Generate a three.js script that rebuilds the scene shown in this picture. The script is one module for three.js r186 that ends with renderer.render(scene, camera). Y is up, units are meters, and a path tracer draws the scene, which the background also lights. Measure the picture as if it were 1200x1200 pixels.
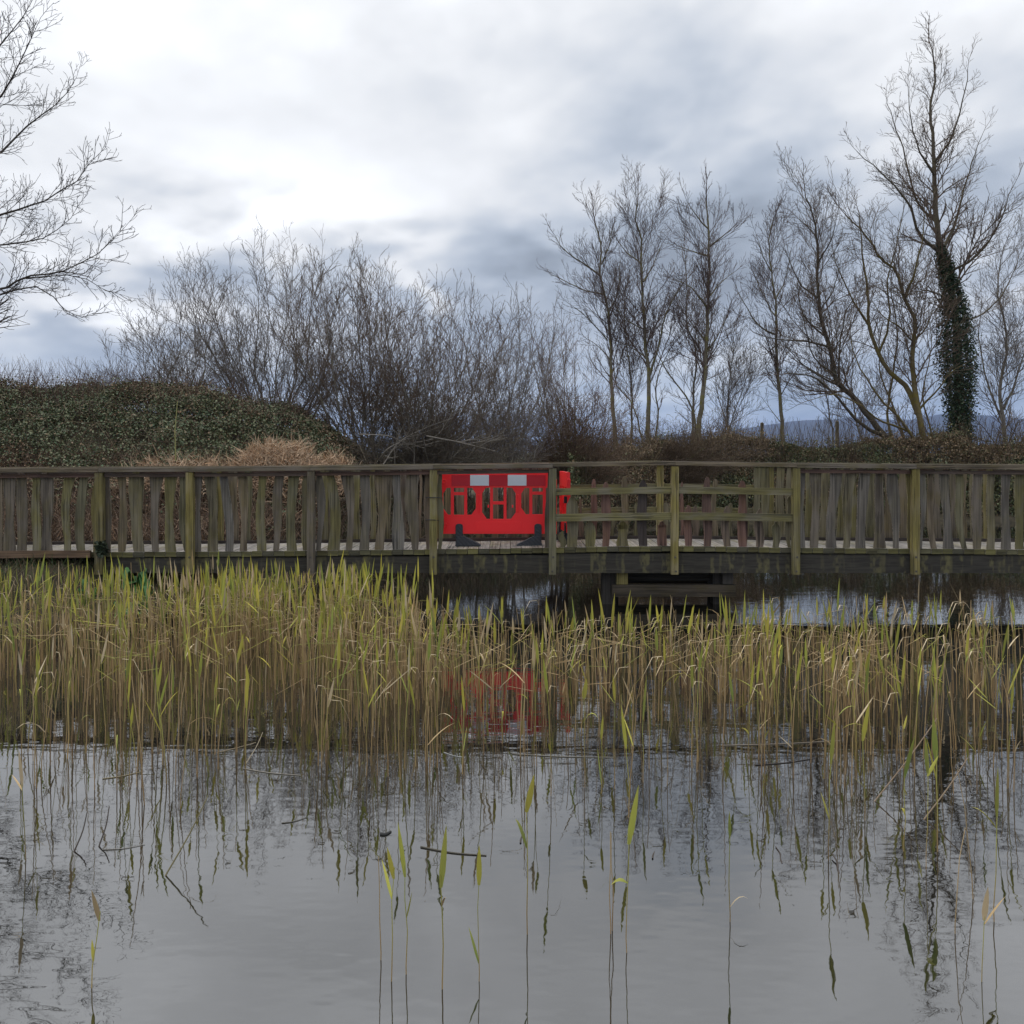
import * as THREE from 'three';
import { mergeGeometries } from 'three/addons/utils/BufferGeometryUtils.js';

// ---------------------------------------------------------------- camera, sky, sun, exposure
const scene = new THREE.Scene();
const EYE = 2.2;                                   // metres above the water
const camera = new THREE.PerspectiveCamera(2 * Math.atan(0.6) * 180 / Math.PI, 1, 0.1, 20000);
camera.position.set(0, EYE, 0);
camera.lookAt(0, EYE, -10);
camera.setViewOffset(1200, 1200, 0, 70, 1200, 1200);  // level camera with a shifted lens
const renderer = new THREE.WebGLRenderer({ antialias: true });
renderer.toneMapping = THREE.LinearToneMapping;
renderer.toneMappingExposure = 1.08;
renderer.shadowMap.enabled = true;

function rng(seed) { let a = seed >>> 0; return () => { a = (a + 0x6D2B79F5) | 0; let t = Math.imul(a ^ (a >>> 15), 1 | a); t = (t + Math.imul(t ^ (t >>> 7), 61 | t)) ^ t; return ((t ^ (t >>> 14)) >>> 0) / 4294967296; }; }
function hsh(x, y, s) { let h = Math.imul(x, 374761393) + Math.imul(y, 668265263) + Math.imul(s, 974634777); h = Math.imul(h ^ (h >>> 13), 1274126177); return ((h ^ (h >>> 16)) >>> 0) / 4294967296; }
const md = (a, b) => ((a % b) + b) % b;
function vn(x, y, s = 0, px = 1e6, py = 1e6) {      // value noise, tileable
  const xi = Math.floor(x), yi = Math.floor(y), fx = x - xi, fy = y - yi;
  const u = fx * fx * (3 - 2 * fx), v = fy * fy * (3 - 2 * fy);
  const a = hsh(md(xi, px), md(yi, py), s), b = hsh(md(xi + 1, px), md(yi, py), s), c = hsh(md(xi, px), md(yi + 1, py), s), d = hsh(md(xi + 1, px), md(yi + 1, py), s);
  return a + (b - a) * u + (c - a) * v + (a - b - c + d) * u * v;
}
function fbm(x, y, s = 0, o = 4, px = 1e6, py = 1e6) { let f = 0, a = 0.5, t = 0; for (let i = 0; i < o; i++) { f += a * vn(x, y, s + i, px, py); t += a; x *= 2; y *= 2; px *= 2; py *= 2; a *= 0.5; } return f / t; }
const ss = (a, b, x) => { const t = Math.min(1, Math.max(0, (x - a) / (b - a))); return t * t * (3 - 2 * t); };
const mix = (a, b, t) => a + (b - a) * t;
function pl(xs, x) { if (x <= xs[0][0]) return xs[0][1]; for (let i = 1; i < xs.length; i++) if (x <= xs[i][0]) { const t = (x - xs[i - 1][0]) / (xs[i][0] - xs[i - 1][0]); return mix(xs[i - 1][1], xs[i][1], t); } return xs[xs.length - 1][1]; }
const P = (px, py, D) => new THREE.Vector3((px - 600) / 1000 * D, EYE + (530 - py) / 1000 * D, -D);   // a sighting (photo pixel, distance) as a point in metres

// the sky: broken cloud, brightest where the sun stands behind it (up, a little left)
const SUN = new THREE.Vector3(-0.42, 0.78, -0.55).normalize();
{
  const W = 2048, H = 1024, d = new Float32Array(W * H * 4);
  const G = (x, y, cx, cy, sx, sy) => Math.exp(-((x - cx) ** 2) / (sx * sx) - ((y - cy) ** 2) / (sy * sy));
  for (let j = 0; j < H; j++) for (let i = 0; i < W; i++) {
    const az = (i + 0.5) / W * 2 * Math.PI - Math.PI, el = ((j + 0.5) / H - 0.5) * Math.PI;
    const dx = Math.cos(el) * Math.cos(az), dy = Math.sin(el), dz = Math.cos(el) * Math.sin(az);
    const e = Math.max(dy, 0.0);
    // cloud deck seen in perspective
    const k = 1 / (e + 0.16), qx = dx * k * 1.5, qz = dz * k * 1.5;
    let n = fbm(qx + 40, qz + 40, 3, 6), n2 = fbm(qx * 2.3 + 9, qz * 2.3 + 70, 11, 5);
    const a_ = Math.atan2(dx, -dz), n3 = fbm(a_ * 8 + 50 + 1.2 * n2, el * 15 + 50 + 1.4 * n - a_ * 2.5, 21, 6);
    const n4 = fbm(qx * 5.5 + 3, qz * 5.5 + 31, 51, 4);
    let b = 0.66 + 0.40 * (n - 0.5) + 0.30 * (n2 - 0.5) + 0.16 * (n4 - 0.5) + 0.46 * ss(0.3, 0.62, e);
    if (dz < 0) {
      const u = dx / -dz + 0.16 * (n3 - 0.5) + 0.07 * (n2 - 0.5), v = dy / -dz + 0.07 * (n - 0.5) + 0.13 * (n3 - 0.5) + 0.04 * (n4 - 0.5);
      b += 0.36 * G(u, v, -0.30, 0.325, 0.26, 0.075);       // bright break, upper left
      b += 0.20 * G(u, v, -0.13, 0.26, 0.10, 0.045);
      b += 0.34 * G(u, v, -0.46, 0.175, 0.13, 0.02);
      b += 0.26 * G(u, v, -0.085, 0.205, 0.024, 0.03);
      b -= 0.17 * G(u, v, -0.38, 0.215, 0.16, 0.035);       // grey bar under it
      b -= 0.20 * G(u, v, 0.03, 0.19, 0.13, 0.09);
      b -= 0.13 * G(u, v, 0.22, 0.19, 0.25, 0.08);
      b -= 0.12 * G(u, v, 0.16, 0.31, 0.26, 0.10);
      b += 0.10 * G(u, v, 0.22, 0.10, 0.14, 0.035);
      b -= 0.08 * G(u, v, -0.50, 0.12, 0.10, 0.04);
    }
    b += 0.30 * (n3 - 0.5);
    b = Math.max(0.36, b);
    const glow = Math.max(0, dx * SUN.x + dy * SUN.y + dz * SUN.z); b += 0.28 * Math.pow(glow, 8);
    // blue-grey where thin or dark, white where bright
    const w = ss(0.45, 0.9, b), hz = 1 - ss(0.0, 0.16, e);
    let r = b * mix(0.80, 0.965, w), g = b * mix(0.915, 0.99, w), bl = b * mix(1.09, 1.03, w);
    r = mix(r, r * 0.93, hz); bl = mix(bl, bl * 1.05, hz);
    if (dy < 0) { const t = ss(0, -0.05, dy); r = mix(r, 0.06, t); g = mix(g, 0.06, t); bl = mix(bl, 0.05, t); }
    const o = (j * W + i) * 4; d[o] = r; d[o + 1] = g; d[o + 2] = bl; d[o + 3] = 1;
  }
  const sky = new THREE.DataTexture(d, W, H, THREE.RGBAFormat, THREE.FloatType);
  sky.mapping = THREE.EquirectangularReflectionMapping; sky.magFilter = THREE.LinearFilter; sky.minFilter = THREE.LinearFilter; sky.wrapS = THREE.RepeatWrapping; sky.needsUpdate = true;
  scene.background = sky; scene.environment = sky;
}
const sun = new THREE.DirectionalLight(0xfff1de, 0.7);
sun.position.copy(SUN).multiplyScalar(60).add(new THREE.Vector3(0, 0, -15)); sun.target.position.set(0, 0, -15);
sun.castShadow = true; sun.shadow.radius = 40; sun.shadow.mapSize.set(4096, 4096);
Object.assign(sun.shadow.camera, { left: -40, right: 40, top: 40, bottom: -40, near: 1, far: 160 });
scene.add(sun, sun.target);
scene.fog = new THREE.FogExp2(0x86a4de, 0.00010);

// ---------------------------------------------------------------- helpers
const used = {};
function numbered(n) { used[n] = (used[n] || 0) + 1; return used[n] === 1 ? n : n + '_' + String(used[n] - 1).padStart(3, '0'); }
function tag(o, label, category, group, kind) { if (label) o.userData.label = label; if (category) o.userData.category = category; if (group) o.userData.group = group; if (kind) o.userData.kind = kind; return o; }
function mesh(name, g, m, parent = scene) { const o = new THREE.Mesh(g, m); o.name = parent === scene ? numbered(name) : name; o.castShadow = o.receiveShadow = true; parent.add(o); return o; }
function grp(name, pos, parent = scene) { const o = new THREE.Group(); o.name = parent === scene ? numbered(name) : name; if (pos) o.position.copy(pos); parent.add(o); return o; }
const lin = (r, g, b) => new THREE.Color().setRGB(r, g, b);
const enc = c => { c = Math.min(1, Math.max(0, c)); return 255 * (c <= 0.0031308 ? 12.92 * c : 1.055 * Math.pow(c, 1 / 2.4) - 0.055); };
function tex(W, H, fn, color = true) {
  const d = new Uint8Array(W * H * 4);
  for (let j = 0; j < H; j++) for (let i = 0; i < W; i++) { const c = fn(i / W, j / H, i, j), o = (j * W + i) * 4; if (color) { d[o] = enc(c[0]); d[o + 1] = enc(c[1]); d[o + 2] = enc(c[2]); } else { d[o] = d[o + 1] = d[o + 2] = Math.min(255, Math.max(0, c * 255)); } d[o + 3] = 255; }
  const t = new THREE.DataTexture(d, W, H, THREE.RGBAFormat); t.magFilter = THREE.LinearFilter; t.minFilter = THREE.LinearMipmapLinearFilter; t.generateMipmaps = true; t.wrapS = t.wrapT = THREE.RepeatWrapping; if (color) t.colorSpace = THREE.SRGBColorSpace; t.needsUpdate = true; return t;
}
// geometry collector for tubes, blades and leaves
class GB {
  constructor() { this.p = []; this.i = []; this.c = []; this.u = []; }
  v(x, y, z, c, u = 0, w = 0) { this.p.push(x, y, z); if (c) this.c.push(c[0], c[1], c[2]); this.u.push(u, w); return this.p.length / 3 - 1; }
  tube(pts, r0, r1, sides, col, cap) {
    const n = pts.length, T = new THREE.Vector3(), A = new THREE.Vector3(), Bv = new THREE.Vector3(); let prev = -1, len = 0;
    for (let k = 0; k < n; k++) {
      const p = pts[k]; T.copy(pts[Math.min(n - 1, k + 1)]).sub(pts[Math.max(0, k - 1)]).normalize();
      if (k === 0) { A.set(0.31, 0.12, 0.94); if (Math.abs(A.dot(T)) > 0.9) A.set(1, 0, 0); }
      A.addScaledVector(T, -A.dot(T)).normalize(); Bv.crossVectors(T, A);
      if (k) len += p.distanceTo(pts[k - 1]);
      const t = k / (n - 1), r = typeof r0 === 'function' ? r0(t) : mix(r0, r1, t), c = typeof col === 'function' ? col(t, p) : col;
      const st = this.p.length / 3;
      for (let s = 0; s < sides; s++) { const a = s / sides * 6.28318, ca = Math.cos(a) * r, sa = Math.sin(a) * r; this.v(p.x + A.x * ca + Bv.x * sa, p.y + A.y * ca + Bv.y * sa, p.z + A.z * ca + Bv.z * sa, c, s / sides * Math.max(0.2, r * 6), len); }
      if (prev >= 0) for (let s = 0; s < sides; s++) { const s2 = (s + 1) % sides; this.i.push(prev + s, st + s2, st + s, prev + s, prev + s2, st + s2); }
      prev = st;
    }
    if (cap) { const e = pts[n - 1]; const c = typeof col === 'function' ? col(1, e) : col; const m = this.v(e.x, e.y, e.z, c, 0, len); for (let s = 0; s < sides; s++) this.i.push(prev + s, prev + (s + 1) % sides, m); }
  }
  blade(pts, W, side, col, fold = 0.3) {           // lance-shaped leaf along pts, folded on its midrib
    const n = pts.length, T = new THREE.Vector3(), N = new THREE.Vector3(); let pr = -1;
    for (let k = 0; k < n; k++) {
      const t = k / (n - 1), w = W * Math.pow(Math.sin(Math.PI * Math.min(1, 0.12 + 0.88 * Math.pow(t, 0.75))), 0.8) + 0.0004; T.copy(pts[Math.min(n - 1, k + 1)]).sub(pts[Math.max(0, k - 1)]).normalize(); N.crossVectors(T, side).normalize();
      const p = pts[k], c = typeof col === 'function' ? col(t) : col, f = w * fold;
      const a = this.v(p.x - side.x * w + N.x * f, p.y - side.y * w + N.y * f, p.z - side.z * w + N.z * f, c), b = this.v(p.x, p.y, p.z, c), d = this.v(p.x + side.x * w + N.x * f, p.y + side.y * w + N.y * f, p.z + side.z * w + N.z * f, c);
      if (pr >= 0) { this.i.push(pr, pr + 1, a, pr + 1, b, a, pr + 1, pr + 2, b, pr + 2, d, b); } pr = a;
    }
  }
  geo() { const g = new THREE.BufferGeometry(); g.setAttribute('position', new THREE.BufferAttribute(new Float32Array(this.p), 3)); if (this.c.length) g.setAttribute('color', new THREE.BufferAttribute(new Float32Array(this.c), 3)); g.setAttribute('uv', new THREE.BufferAttribute(new Float32Array(this.u), 2)); g.setIndex(this.i); g.computeVertexNormals(); return g; }
}
let TRI = 0;
// box with uv in metres; the grain runs along axis g
function box(w, h, d, g = 'y', off = [0, 0], bev = 0) {
  const b = new THREE.BoxGeometry(w, h, d), p = b.attributes.position, n = b.attributes.normal, u = b.attributes.uv;
  for (let k = 0; k < p.count; k++) {
    const q = { x: p.getX(k), y: p.getY(k), z: p.getZ(k) }, N = [Math.abs(n.getX(k)), Math.abs(n.getY(k)), Math.abs(n.getZ(k))];
    const ax = ['x', 'y', 'z'].filter((a, i) => N[i] < 0.5); let al = ax.includes(g) ? g : ax[0], ac = ax.find(a => a !== al);
    u.setXY(k, (q[ac] + off[0]) / 0.5, (q[al] + off[1]) / 2);
  }
  return b;
}
const col3 = (r, g, b, j = 0, R) => { const s = 1 + (R ? (R() - 0.5) * 2 * j : 0), h = R ? (R() - 0.5) * j * 0.4 : 0; return [r * s * (1 + h), g * s, b * s * (1 - h)]; };

// ---------------------------------------------------------------- materials
const woodBump = tex(512, 1024, (u, v) => { const g = fbm(u * 70, v * 5, 5, 3, 70, 5), c = vn(u * 36 + 1.6 * fbm(u * 4, v * 6, 9, 2, 4, 6), v * 4, 8, 36, 4); return 0.25 + 0.6 * g - (c > 0.83 ? 0.4 : 0); }, false);
function woodTex(moss, seed, mg = [0.86, 0.58, 0.27]) {
  return tex(512, 1024, (u, v) => {
    const wv = 1.4 * fbm(u * 4, v * 6, seed + 9, 2, 4, 6);
    const g = fbm(u * 64 + wv, v * 4, seed, 3, 64, 4), big = fbm(u * 6, v * 5, seed + 3, 3, 6, 5), crack = vn(u * 36 + wv, v * 4, 8, 36, 4) > 0.84 ? 0.55 : 1;
    let l = (0.28 + 1.05 * g) * (0.5 + 0.9 * big) * crack;
    const fine = fbm(u * 120, v * 240, seed + 5, 2, 120, 240); l *= 0.86 + 0.28 * fine;
    const m = ss(0.5 - moss * 0.3, 0.78 - moss * 0.25, fbm(u * 5, v * 9, seed + 6, 4, 5, 9) * 0.75 + 0.25 * fine) * (0.35 + 0.6 * moss);
    const st = ss(0.55, 0.8, fbm(u * 9, v * 3, seed + 7, 3, 9, 3)) * 0.35;
    l *= 1.02; return [mix(l, mg[0] * l, m) * (1 - st * 0.6), mix(l, mg[1] * 1.45 * l, m) * (1 - st * 0.7), mix(l, mg[2] * 1.6 * l, m) * (1 - st * 0.75)];
  });
}
const wt1 = woodTex(0.35, 1), wt2 = woodTex(0.8, 31), wt0 = woodTex(0.08, 61);
const wmat = (map, r, g, b, bs = 0.003) => new THREE.MeshStandardMaterial({ map, bumpMap: woodBump, bumpScale: bs, color: lin(r, g, b), roughness: 0.92 });
const WOOD = {
  greengrey: [wmat(wt1, 0.20, 0.175, 0.115), wmat(wt1, 0.175, 0.16, 0.10), wmat(wt2, 0.205, 0.185, 0.125)],
  grey: [wmat(wt0, 0.18, 0.16, 0.135), wmat(wt0, 0.205, 0.187, 0.165), wmat(wt1, 0.18, 0.152, 0.12)],
  brown: [wmat(wt0, 0.19, 0.145, 0.11), wmat(wt1, 0.205, 0.165, 0.115), wmat(wt0, 0.15, 0.11, 0.09)],
  red: [wmat(wt0, 0.22, 0.125, 0.10), wmat(wt0, 0.17, 0.105, 0.085)],
  moss: [wmat(wt2, 0.28, 0.235, 0.12), wmat(wt2, 0.235, 0.205, 0.115), wmat(wt2, 0.21, 0.18, 0.105)],
  dark: [wmat(wt0, 0.075, 0.06, 0.055)],
  deck: [wmat(wt0, 0.46, 0.425, 0.39, 0.004), wmat(wt0, 0.38, 0.355, 0.32, 0.004), wmat(wt1, 0.42, 0.385, 0.335, 0.004)],
};
WOOD.deck.forEach(m => { m.vertexColors = true; });
const beamTex = tex(1024, 256, (u, v) => {         // very dark timber with algae streaks washed down between the boards
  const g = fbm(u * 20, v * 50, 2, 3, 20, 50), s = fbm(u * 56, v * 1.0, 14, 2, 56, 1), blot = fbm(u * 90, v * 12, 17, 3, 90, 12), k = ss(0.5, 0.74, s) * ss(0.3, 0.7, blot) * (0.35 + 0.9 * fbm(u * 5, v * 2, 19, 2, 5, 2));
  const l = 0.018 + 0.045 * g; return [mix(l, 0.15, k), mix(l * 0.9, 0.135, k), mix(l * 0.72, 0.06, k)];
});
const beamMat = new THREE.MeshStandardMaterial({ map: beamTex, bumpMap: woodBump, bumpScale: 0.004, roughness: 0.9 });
const barkTex = (m) => tex(128, 512, (u, v) => { const g = fbm(u * 10, v * 24, 4, 4, 10, 24), mo = ss(0.45, 0.7, fbm(u * 3, v * 5, 12, 3, 3, 5)) * m, l = 0.45 + 0.9 * g; return [l * mix(1, 1.15, mo), l * mix(1, 1.18, mo), l * mix(1, 0.5, mo)]; });
const bt0 = barkTex(0.3), bt1 = barkTex(0.9);
const bark = (t, r, g, b) => new THREE.MeshStandardMaterial({ map: t, color: lin(r, g, b), roughness: 0.95 });
const twigMat = (r, g, b) => new THREE.MeshStandardMaterial({ color: lin(r, g, b), roughness: 0.95 });
const vcMat = (o = {}) => new THREE.MeshStandardMaterial({ vertexColors: true, roughness: 0.75, side: THREE.DoubleSide, ...o });

// ---------------------------------------------------------------- ground, water, hills
const shore = [[-40, 9.4], [-9, 9.9], [-7, 10.5], [-6, 11.0], [-5, 11.8], [-4.2, 13.2], [-3.2, 15], [-1.5, 17], [1, 19.5], [3, 23], [5, 25.6], [8, 26.6], [40, 27]];
const crest = [[-40, 3.1], [-10.6, 3.18], [-9, 3.15], [-6.8, 2.98], [-5.3, 2.65], [-4.3, 2.25], [-3.4, 1.7], [-2.4, 0.95], [-1, 0.62], [40, 0.62]];
function groundH(x, z) {
  const D = -z, t = D - pl(shore, x) + 0.5 * (vn(x * 0.9 + 50, z * 0.9 + 90, 2) - 0.5);
  let h = t < 0 ? mix(-0.8, 0, ss(-1.6, 0, t)) : 0.62 * ss(0, 1.6, t);
  if (x < -3 && D < 14.2) h = Math.min(h, 0.6);
  const c = pl(crest, x);
  h += (c - 0.62) * ss(13.9, 18.8, D) * (t > 0 ? ss(0.2, 2.2, t) : 0);
  h = mix(h, 0.6, ss(24, 34, D) * (t > 0 ? 1 : 0));
  if (D < -4) h = mix(h, 0.7, ss(-4, -7, D));
  if (h > 0.05) h += 0.12 * (fbm(x * 1.3 + 20, z * 1.3 + 60, 5, 3) - 0.5) * ss(0.05, 0.3, h);
  return h;
}
{
  const xs = [], zs = [];
  for (let x = -16; x <= 16; x += 0.25) xs.push(x); for (let k = 0, s = 0.5, x = 16; x < 7000; k++) { x += s; s *= 1.22; xs.push(x); xs.unshift(-x); }
  for (let z = 8; z >= -36; z -= 0.25) zs.push(z); for (let s = 0.5, z = -36; z > -7500;) { z -= s; s *= 1.22; zs.push(z); } for (let s = 0.5, z = 8; z < 1500;) { z += s; s *= 1.3; zs.unshift(z); }
  const p = [], c = [], u = [], idx = [], nx = xs.length;
  for (const z of zs) for (const x of xs) { p.push(x, groundH(x, z), z); u.push(x / 3, z / 3); const f = ss(30, 45, -z), n = fbm(x * 0.8 + 70, z * 0.8 + 80, 7, 4); c.push(mix(0.055 + 0.05 * n, 0.075, f), mix(0.045 + 0.04 * n, 0.085, f), mix(0.028 + 0.02 * n, 0.03, f)); }
  for (let j = 0; j < zs.length - 1; j++) for (let i = 0; i < nx - 1; i++) { const a = j * nx + i; idx.push(a, a + 1, a + nx, a + 1, a + nx + 1, a + nx); }
  const g = new THREE.BufferGeometry(); g.setAttribute('position', new THREE.Float32BufferAttribute(p, 3)); g.setAttribute('color', new THREE.Float32BufferAttribute(c, 3)); g.setAttribute('uv', new THREE.Float32BufferAttribute(u, 2)); g.setIndex(idx); g.computeVertexNormals();
  const soil = tex(512, 512, (a, b) => { const n = fbm(a * 24, b * 24, 3, 4, 24, 24); const l = 0.35 + 0.95 * n; return [l, l, l]; });
  tag(mesh('ground', g, new THREE.MeshStandardMaterial({ vertexColors: true, map: soil, roughness: 1 })), 'muddy earth of the pond bank and fields beyond', 'ground', null, 'structure');
}
{
  const rip = tex(1024, 1024, (u, v) => { const w = 0.6 * fbm(u * 6, v * 6, 40, 2, 6, 6); return 0.5 * fbm(u * 14 + w, v * 34 + w, 41, 3, 14, 34) + 0.3 * fbm(u * 40, v * 90, 45, 2, 40, 90) + 0.35 * fbm(u * 4, v * 7, 49, 2, 4, 7); }, false);
  const g = new THREE.PlaneGeometry(90, 46, 1, 1); g.rotateX(-Math.PI / 2); g.translate(0, 0, -17);
  const u = g.attributes.uv, p = g.attributes.position; for (let k = 0; k < u.count; k++) u.setXY(k, p.getX(k) / 5, p.getZ(k) / 5);
  const m = new THREE.MeshPhysicalMaterial({ color: lin(0.010, 0.010, 0.008), roughness: 0.012, ior: 2.25, clearcoat: 0.5, clearcoatRoughness: 0.015, bumpMap: rip, bumpScale: 0.0022 });
  tag(mesh('water', g, m), 'still dark pond water mirroring the sky and reeds', 'water', null, 'structure');
}
{
  const p = [], idx = [], N = 160, M = 14;
  const top = x => { const px = x / 5.2 + 600; return 2.2 + 5200 / 1000 * (530 - pl([[-700, 505], [0, 512], [300, 508], [560, 517], [760, 512], [860, 505], [930, 494], [1000, 486], [1060, 493], [1120, 484], [1200, 490], [1900, 505]], px)) + 22 * (fbm(x * 0.004 + 60, 3, 8, 4) - 0.5); };
  for (let j = 0; j <= M; j++) for (let i = 0; i <= N; i++) { const x = mix(-6500, 6500, i / N), t = j / M, D = mix(3900, 6800, t), s = Math.sin(Math.PI * Math.min(1, t / 0.9)); p.push(x * D / 5200, 1 + top(x) * Math.pow(Math.max(0, s), 1.1) * (0.92 + 0.16 * fbm(x * 0.003 + 10, t * 5, 6, 3)) * (s > 0.97 ? 1 : 1), -D); }
  for (let j = 0; j < M; j++) for (let i = 0; i < N; i++) { const a = j * (N + 1) + i; idx.push(a, a + 1, a + N + 2, a, a + N + 2, a + N + 1); }
  const g = new THREE.BufferGeometry(); g.setAttribute('position', new THREE.Float32BufferAttribute(p, 3)); g.setIndex(idx); g.computeVertexNormals();
  tag(mesh('hills', g, new THREE.MeshStandardMaterial({ color: lin(0.06, 0.065, 0.06), roughness: 1 })), 'far blue hills behind the trees', 'hills', null, 'structure');
}
console.log('setting done');

// ---------------------------------------------------------------- footbridge
const DN = 12.1, DF = 13.3;                        // the two railing lines
const S = DN / 1000;
const archPx = [[-300, -10], [0, -8], [67, -7.4], [223, -6.8], [370, -5.5], [510, -4.0], [640, -2.3], [720, -0.6], [790, 0], [940, -2.2], [1080, -3.2], [1240, -4.5], [1500, -7]];
const arch = X => pl(archPx, X / S + 600) * S;       // the gentle hump of the deck
const yN = py => EYE + (530 - py) * S;               // height of a pixel row on the front railing
const DECK = yN(640.2);
const bridge = grp('footbridge');
tag(bridge, 'weathered timber footbridge with waney edged palings crossing the pond', 'footbridge');
{
  const R = rng(7), deck = grp('deck', null, bridge), len = DF + 0.06 - (DN + 0.045);
  const gs = [0, 1, 2, 3].map(k => { const g = box(0.146, 0.075, len, 'z', [k * 0.37, k * 1.1]), n = g.attributes.normal, c = []; for (let q = 0; q < n.count; q++) c.push(...(Math.abs(n.getZ(q)) > 0.5 ? [0.27 + 0.05 * k, 0.27 + 0.05 * k, 0.19] : [1, 1, 1])); g.setAttribute('color', new THREE.Float32BufferAttribute(c, 3)); return g; });   // end grain, dark with algae
  for (let k = 0; k < 118; k++) {
    const X = -9 + k * 0.1535, b = mesh('board', gs[k % 4], WOOD.deck[Math.floor(R() * 3)], deck);
    b.position.set(X, DECK + arch(X) - 0.0375 + (R() - 0.5) * 0.006, -(DN + 0.045 + len / 2) + (R() - 0.5) * 0.012); b.rotation.y = (R() - 0.5) * 0.004;
  }
  // beams under the deck, one behind each railing line and one in the middle
  const seg = [-9, -5.92, -4.6, -2.85, -1.1, 0.57, 2.3, 4.02, 5.72, 7.4, 9.2];
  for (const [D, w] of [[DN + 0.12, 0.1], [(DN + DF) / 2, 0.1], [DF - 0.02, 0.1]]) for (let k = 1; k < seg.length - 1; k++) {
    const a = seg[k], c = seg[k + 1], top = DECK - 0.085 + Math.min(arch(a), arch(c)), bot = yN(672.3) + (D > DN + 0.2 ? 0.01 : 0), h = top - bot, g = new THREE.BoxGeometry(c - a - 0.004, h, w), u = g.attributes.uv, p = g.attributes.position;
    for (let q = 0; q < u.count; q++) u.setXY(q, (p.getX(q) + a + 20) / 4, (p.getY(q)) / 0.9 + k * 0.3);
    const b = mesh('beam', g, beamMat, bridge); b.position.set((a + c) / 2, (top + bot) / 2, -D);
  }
  const eb = mesh('edging_board', box(3.0, 0.1, 0.05, 'x'), wmat(wt0, 0.21, 0.135, 0.085), bridge); eb.position.set(-7.48, yN(650), -(DN + 0.01)); eb.rotation.z = 0.006;
}
const R2 = rng(99);
// one waney board: left and right edges given at top, middle and bottom (metres from x0), heights y0..y1
function palingGeo(e, y0, y1, th, top, rg) {
  const n = 7, L = [], Rr = [], q = (a, b, c, t) => { const m = a * (1 - t) * (1 - t) * 1 + 0; return (1 - t) * (1 - 2 * t) * a + 4 * t * (1 - t) * b + t * (2 * t - 1) * c; };
  const ph = rg() * 6, am = 0.007 + 0.015 * rg();
  for (let k = 0; k < n; k++) { const t = k / (n - 1), y = mix(y1, y0, t); L.push([q(e[0], e[2], e[4], t) + am * Math.sin(ph + t * 7), y]); Rr.push([q(e[1], e[3], e[5], t) + am * Math.sin(ph * 1.7 + t * 6), y]); }
  if (top) { const w = Rr[0][0] - L[0][0]; L[0][1] -= w * 0.75; Rr[0][1] -= w * 0.7; }
  const s = new THREE.Shape(); s.moveTo(...L[0]); if (top) { const w = Rr[0][0] - L[0][0]; s.lineTo(L[0][0] + w * 0.3, y1 - w * 0.12); s.lineTo(L[0][0] + w * 0.52, y1); s.lineTo(L[0][0] + w * 0.78, y1 - w * 0.2); }
  for (const a of Rr) s.lineTo(...a); for (let k = n - 1; k > 0; k--) s.lineTo(...L[k]);
  const g = new THREE.ExtrudeGeometry(s, { depth: th, bevelEnabled: false, steps: 1 }), u = g.attributes.uv, o = [rg() * 5, rg() * 5]; for (let k = 0; k < u.count; k++) u.setXY(k, u.getX(k) / 0.5 + o[0], u.getY(k) / 2 + o[1]);
  return g;
}
const pick = (a, r) => a[Math.floor(r() * a.length)];
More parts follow.
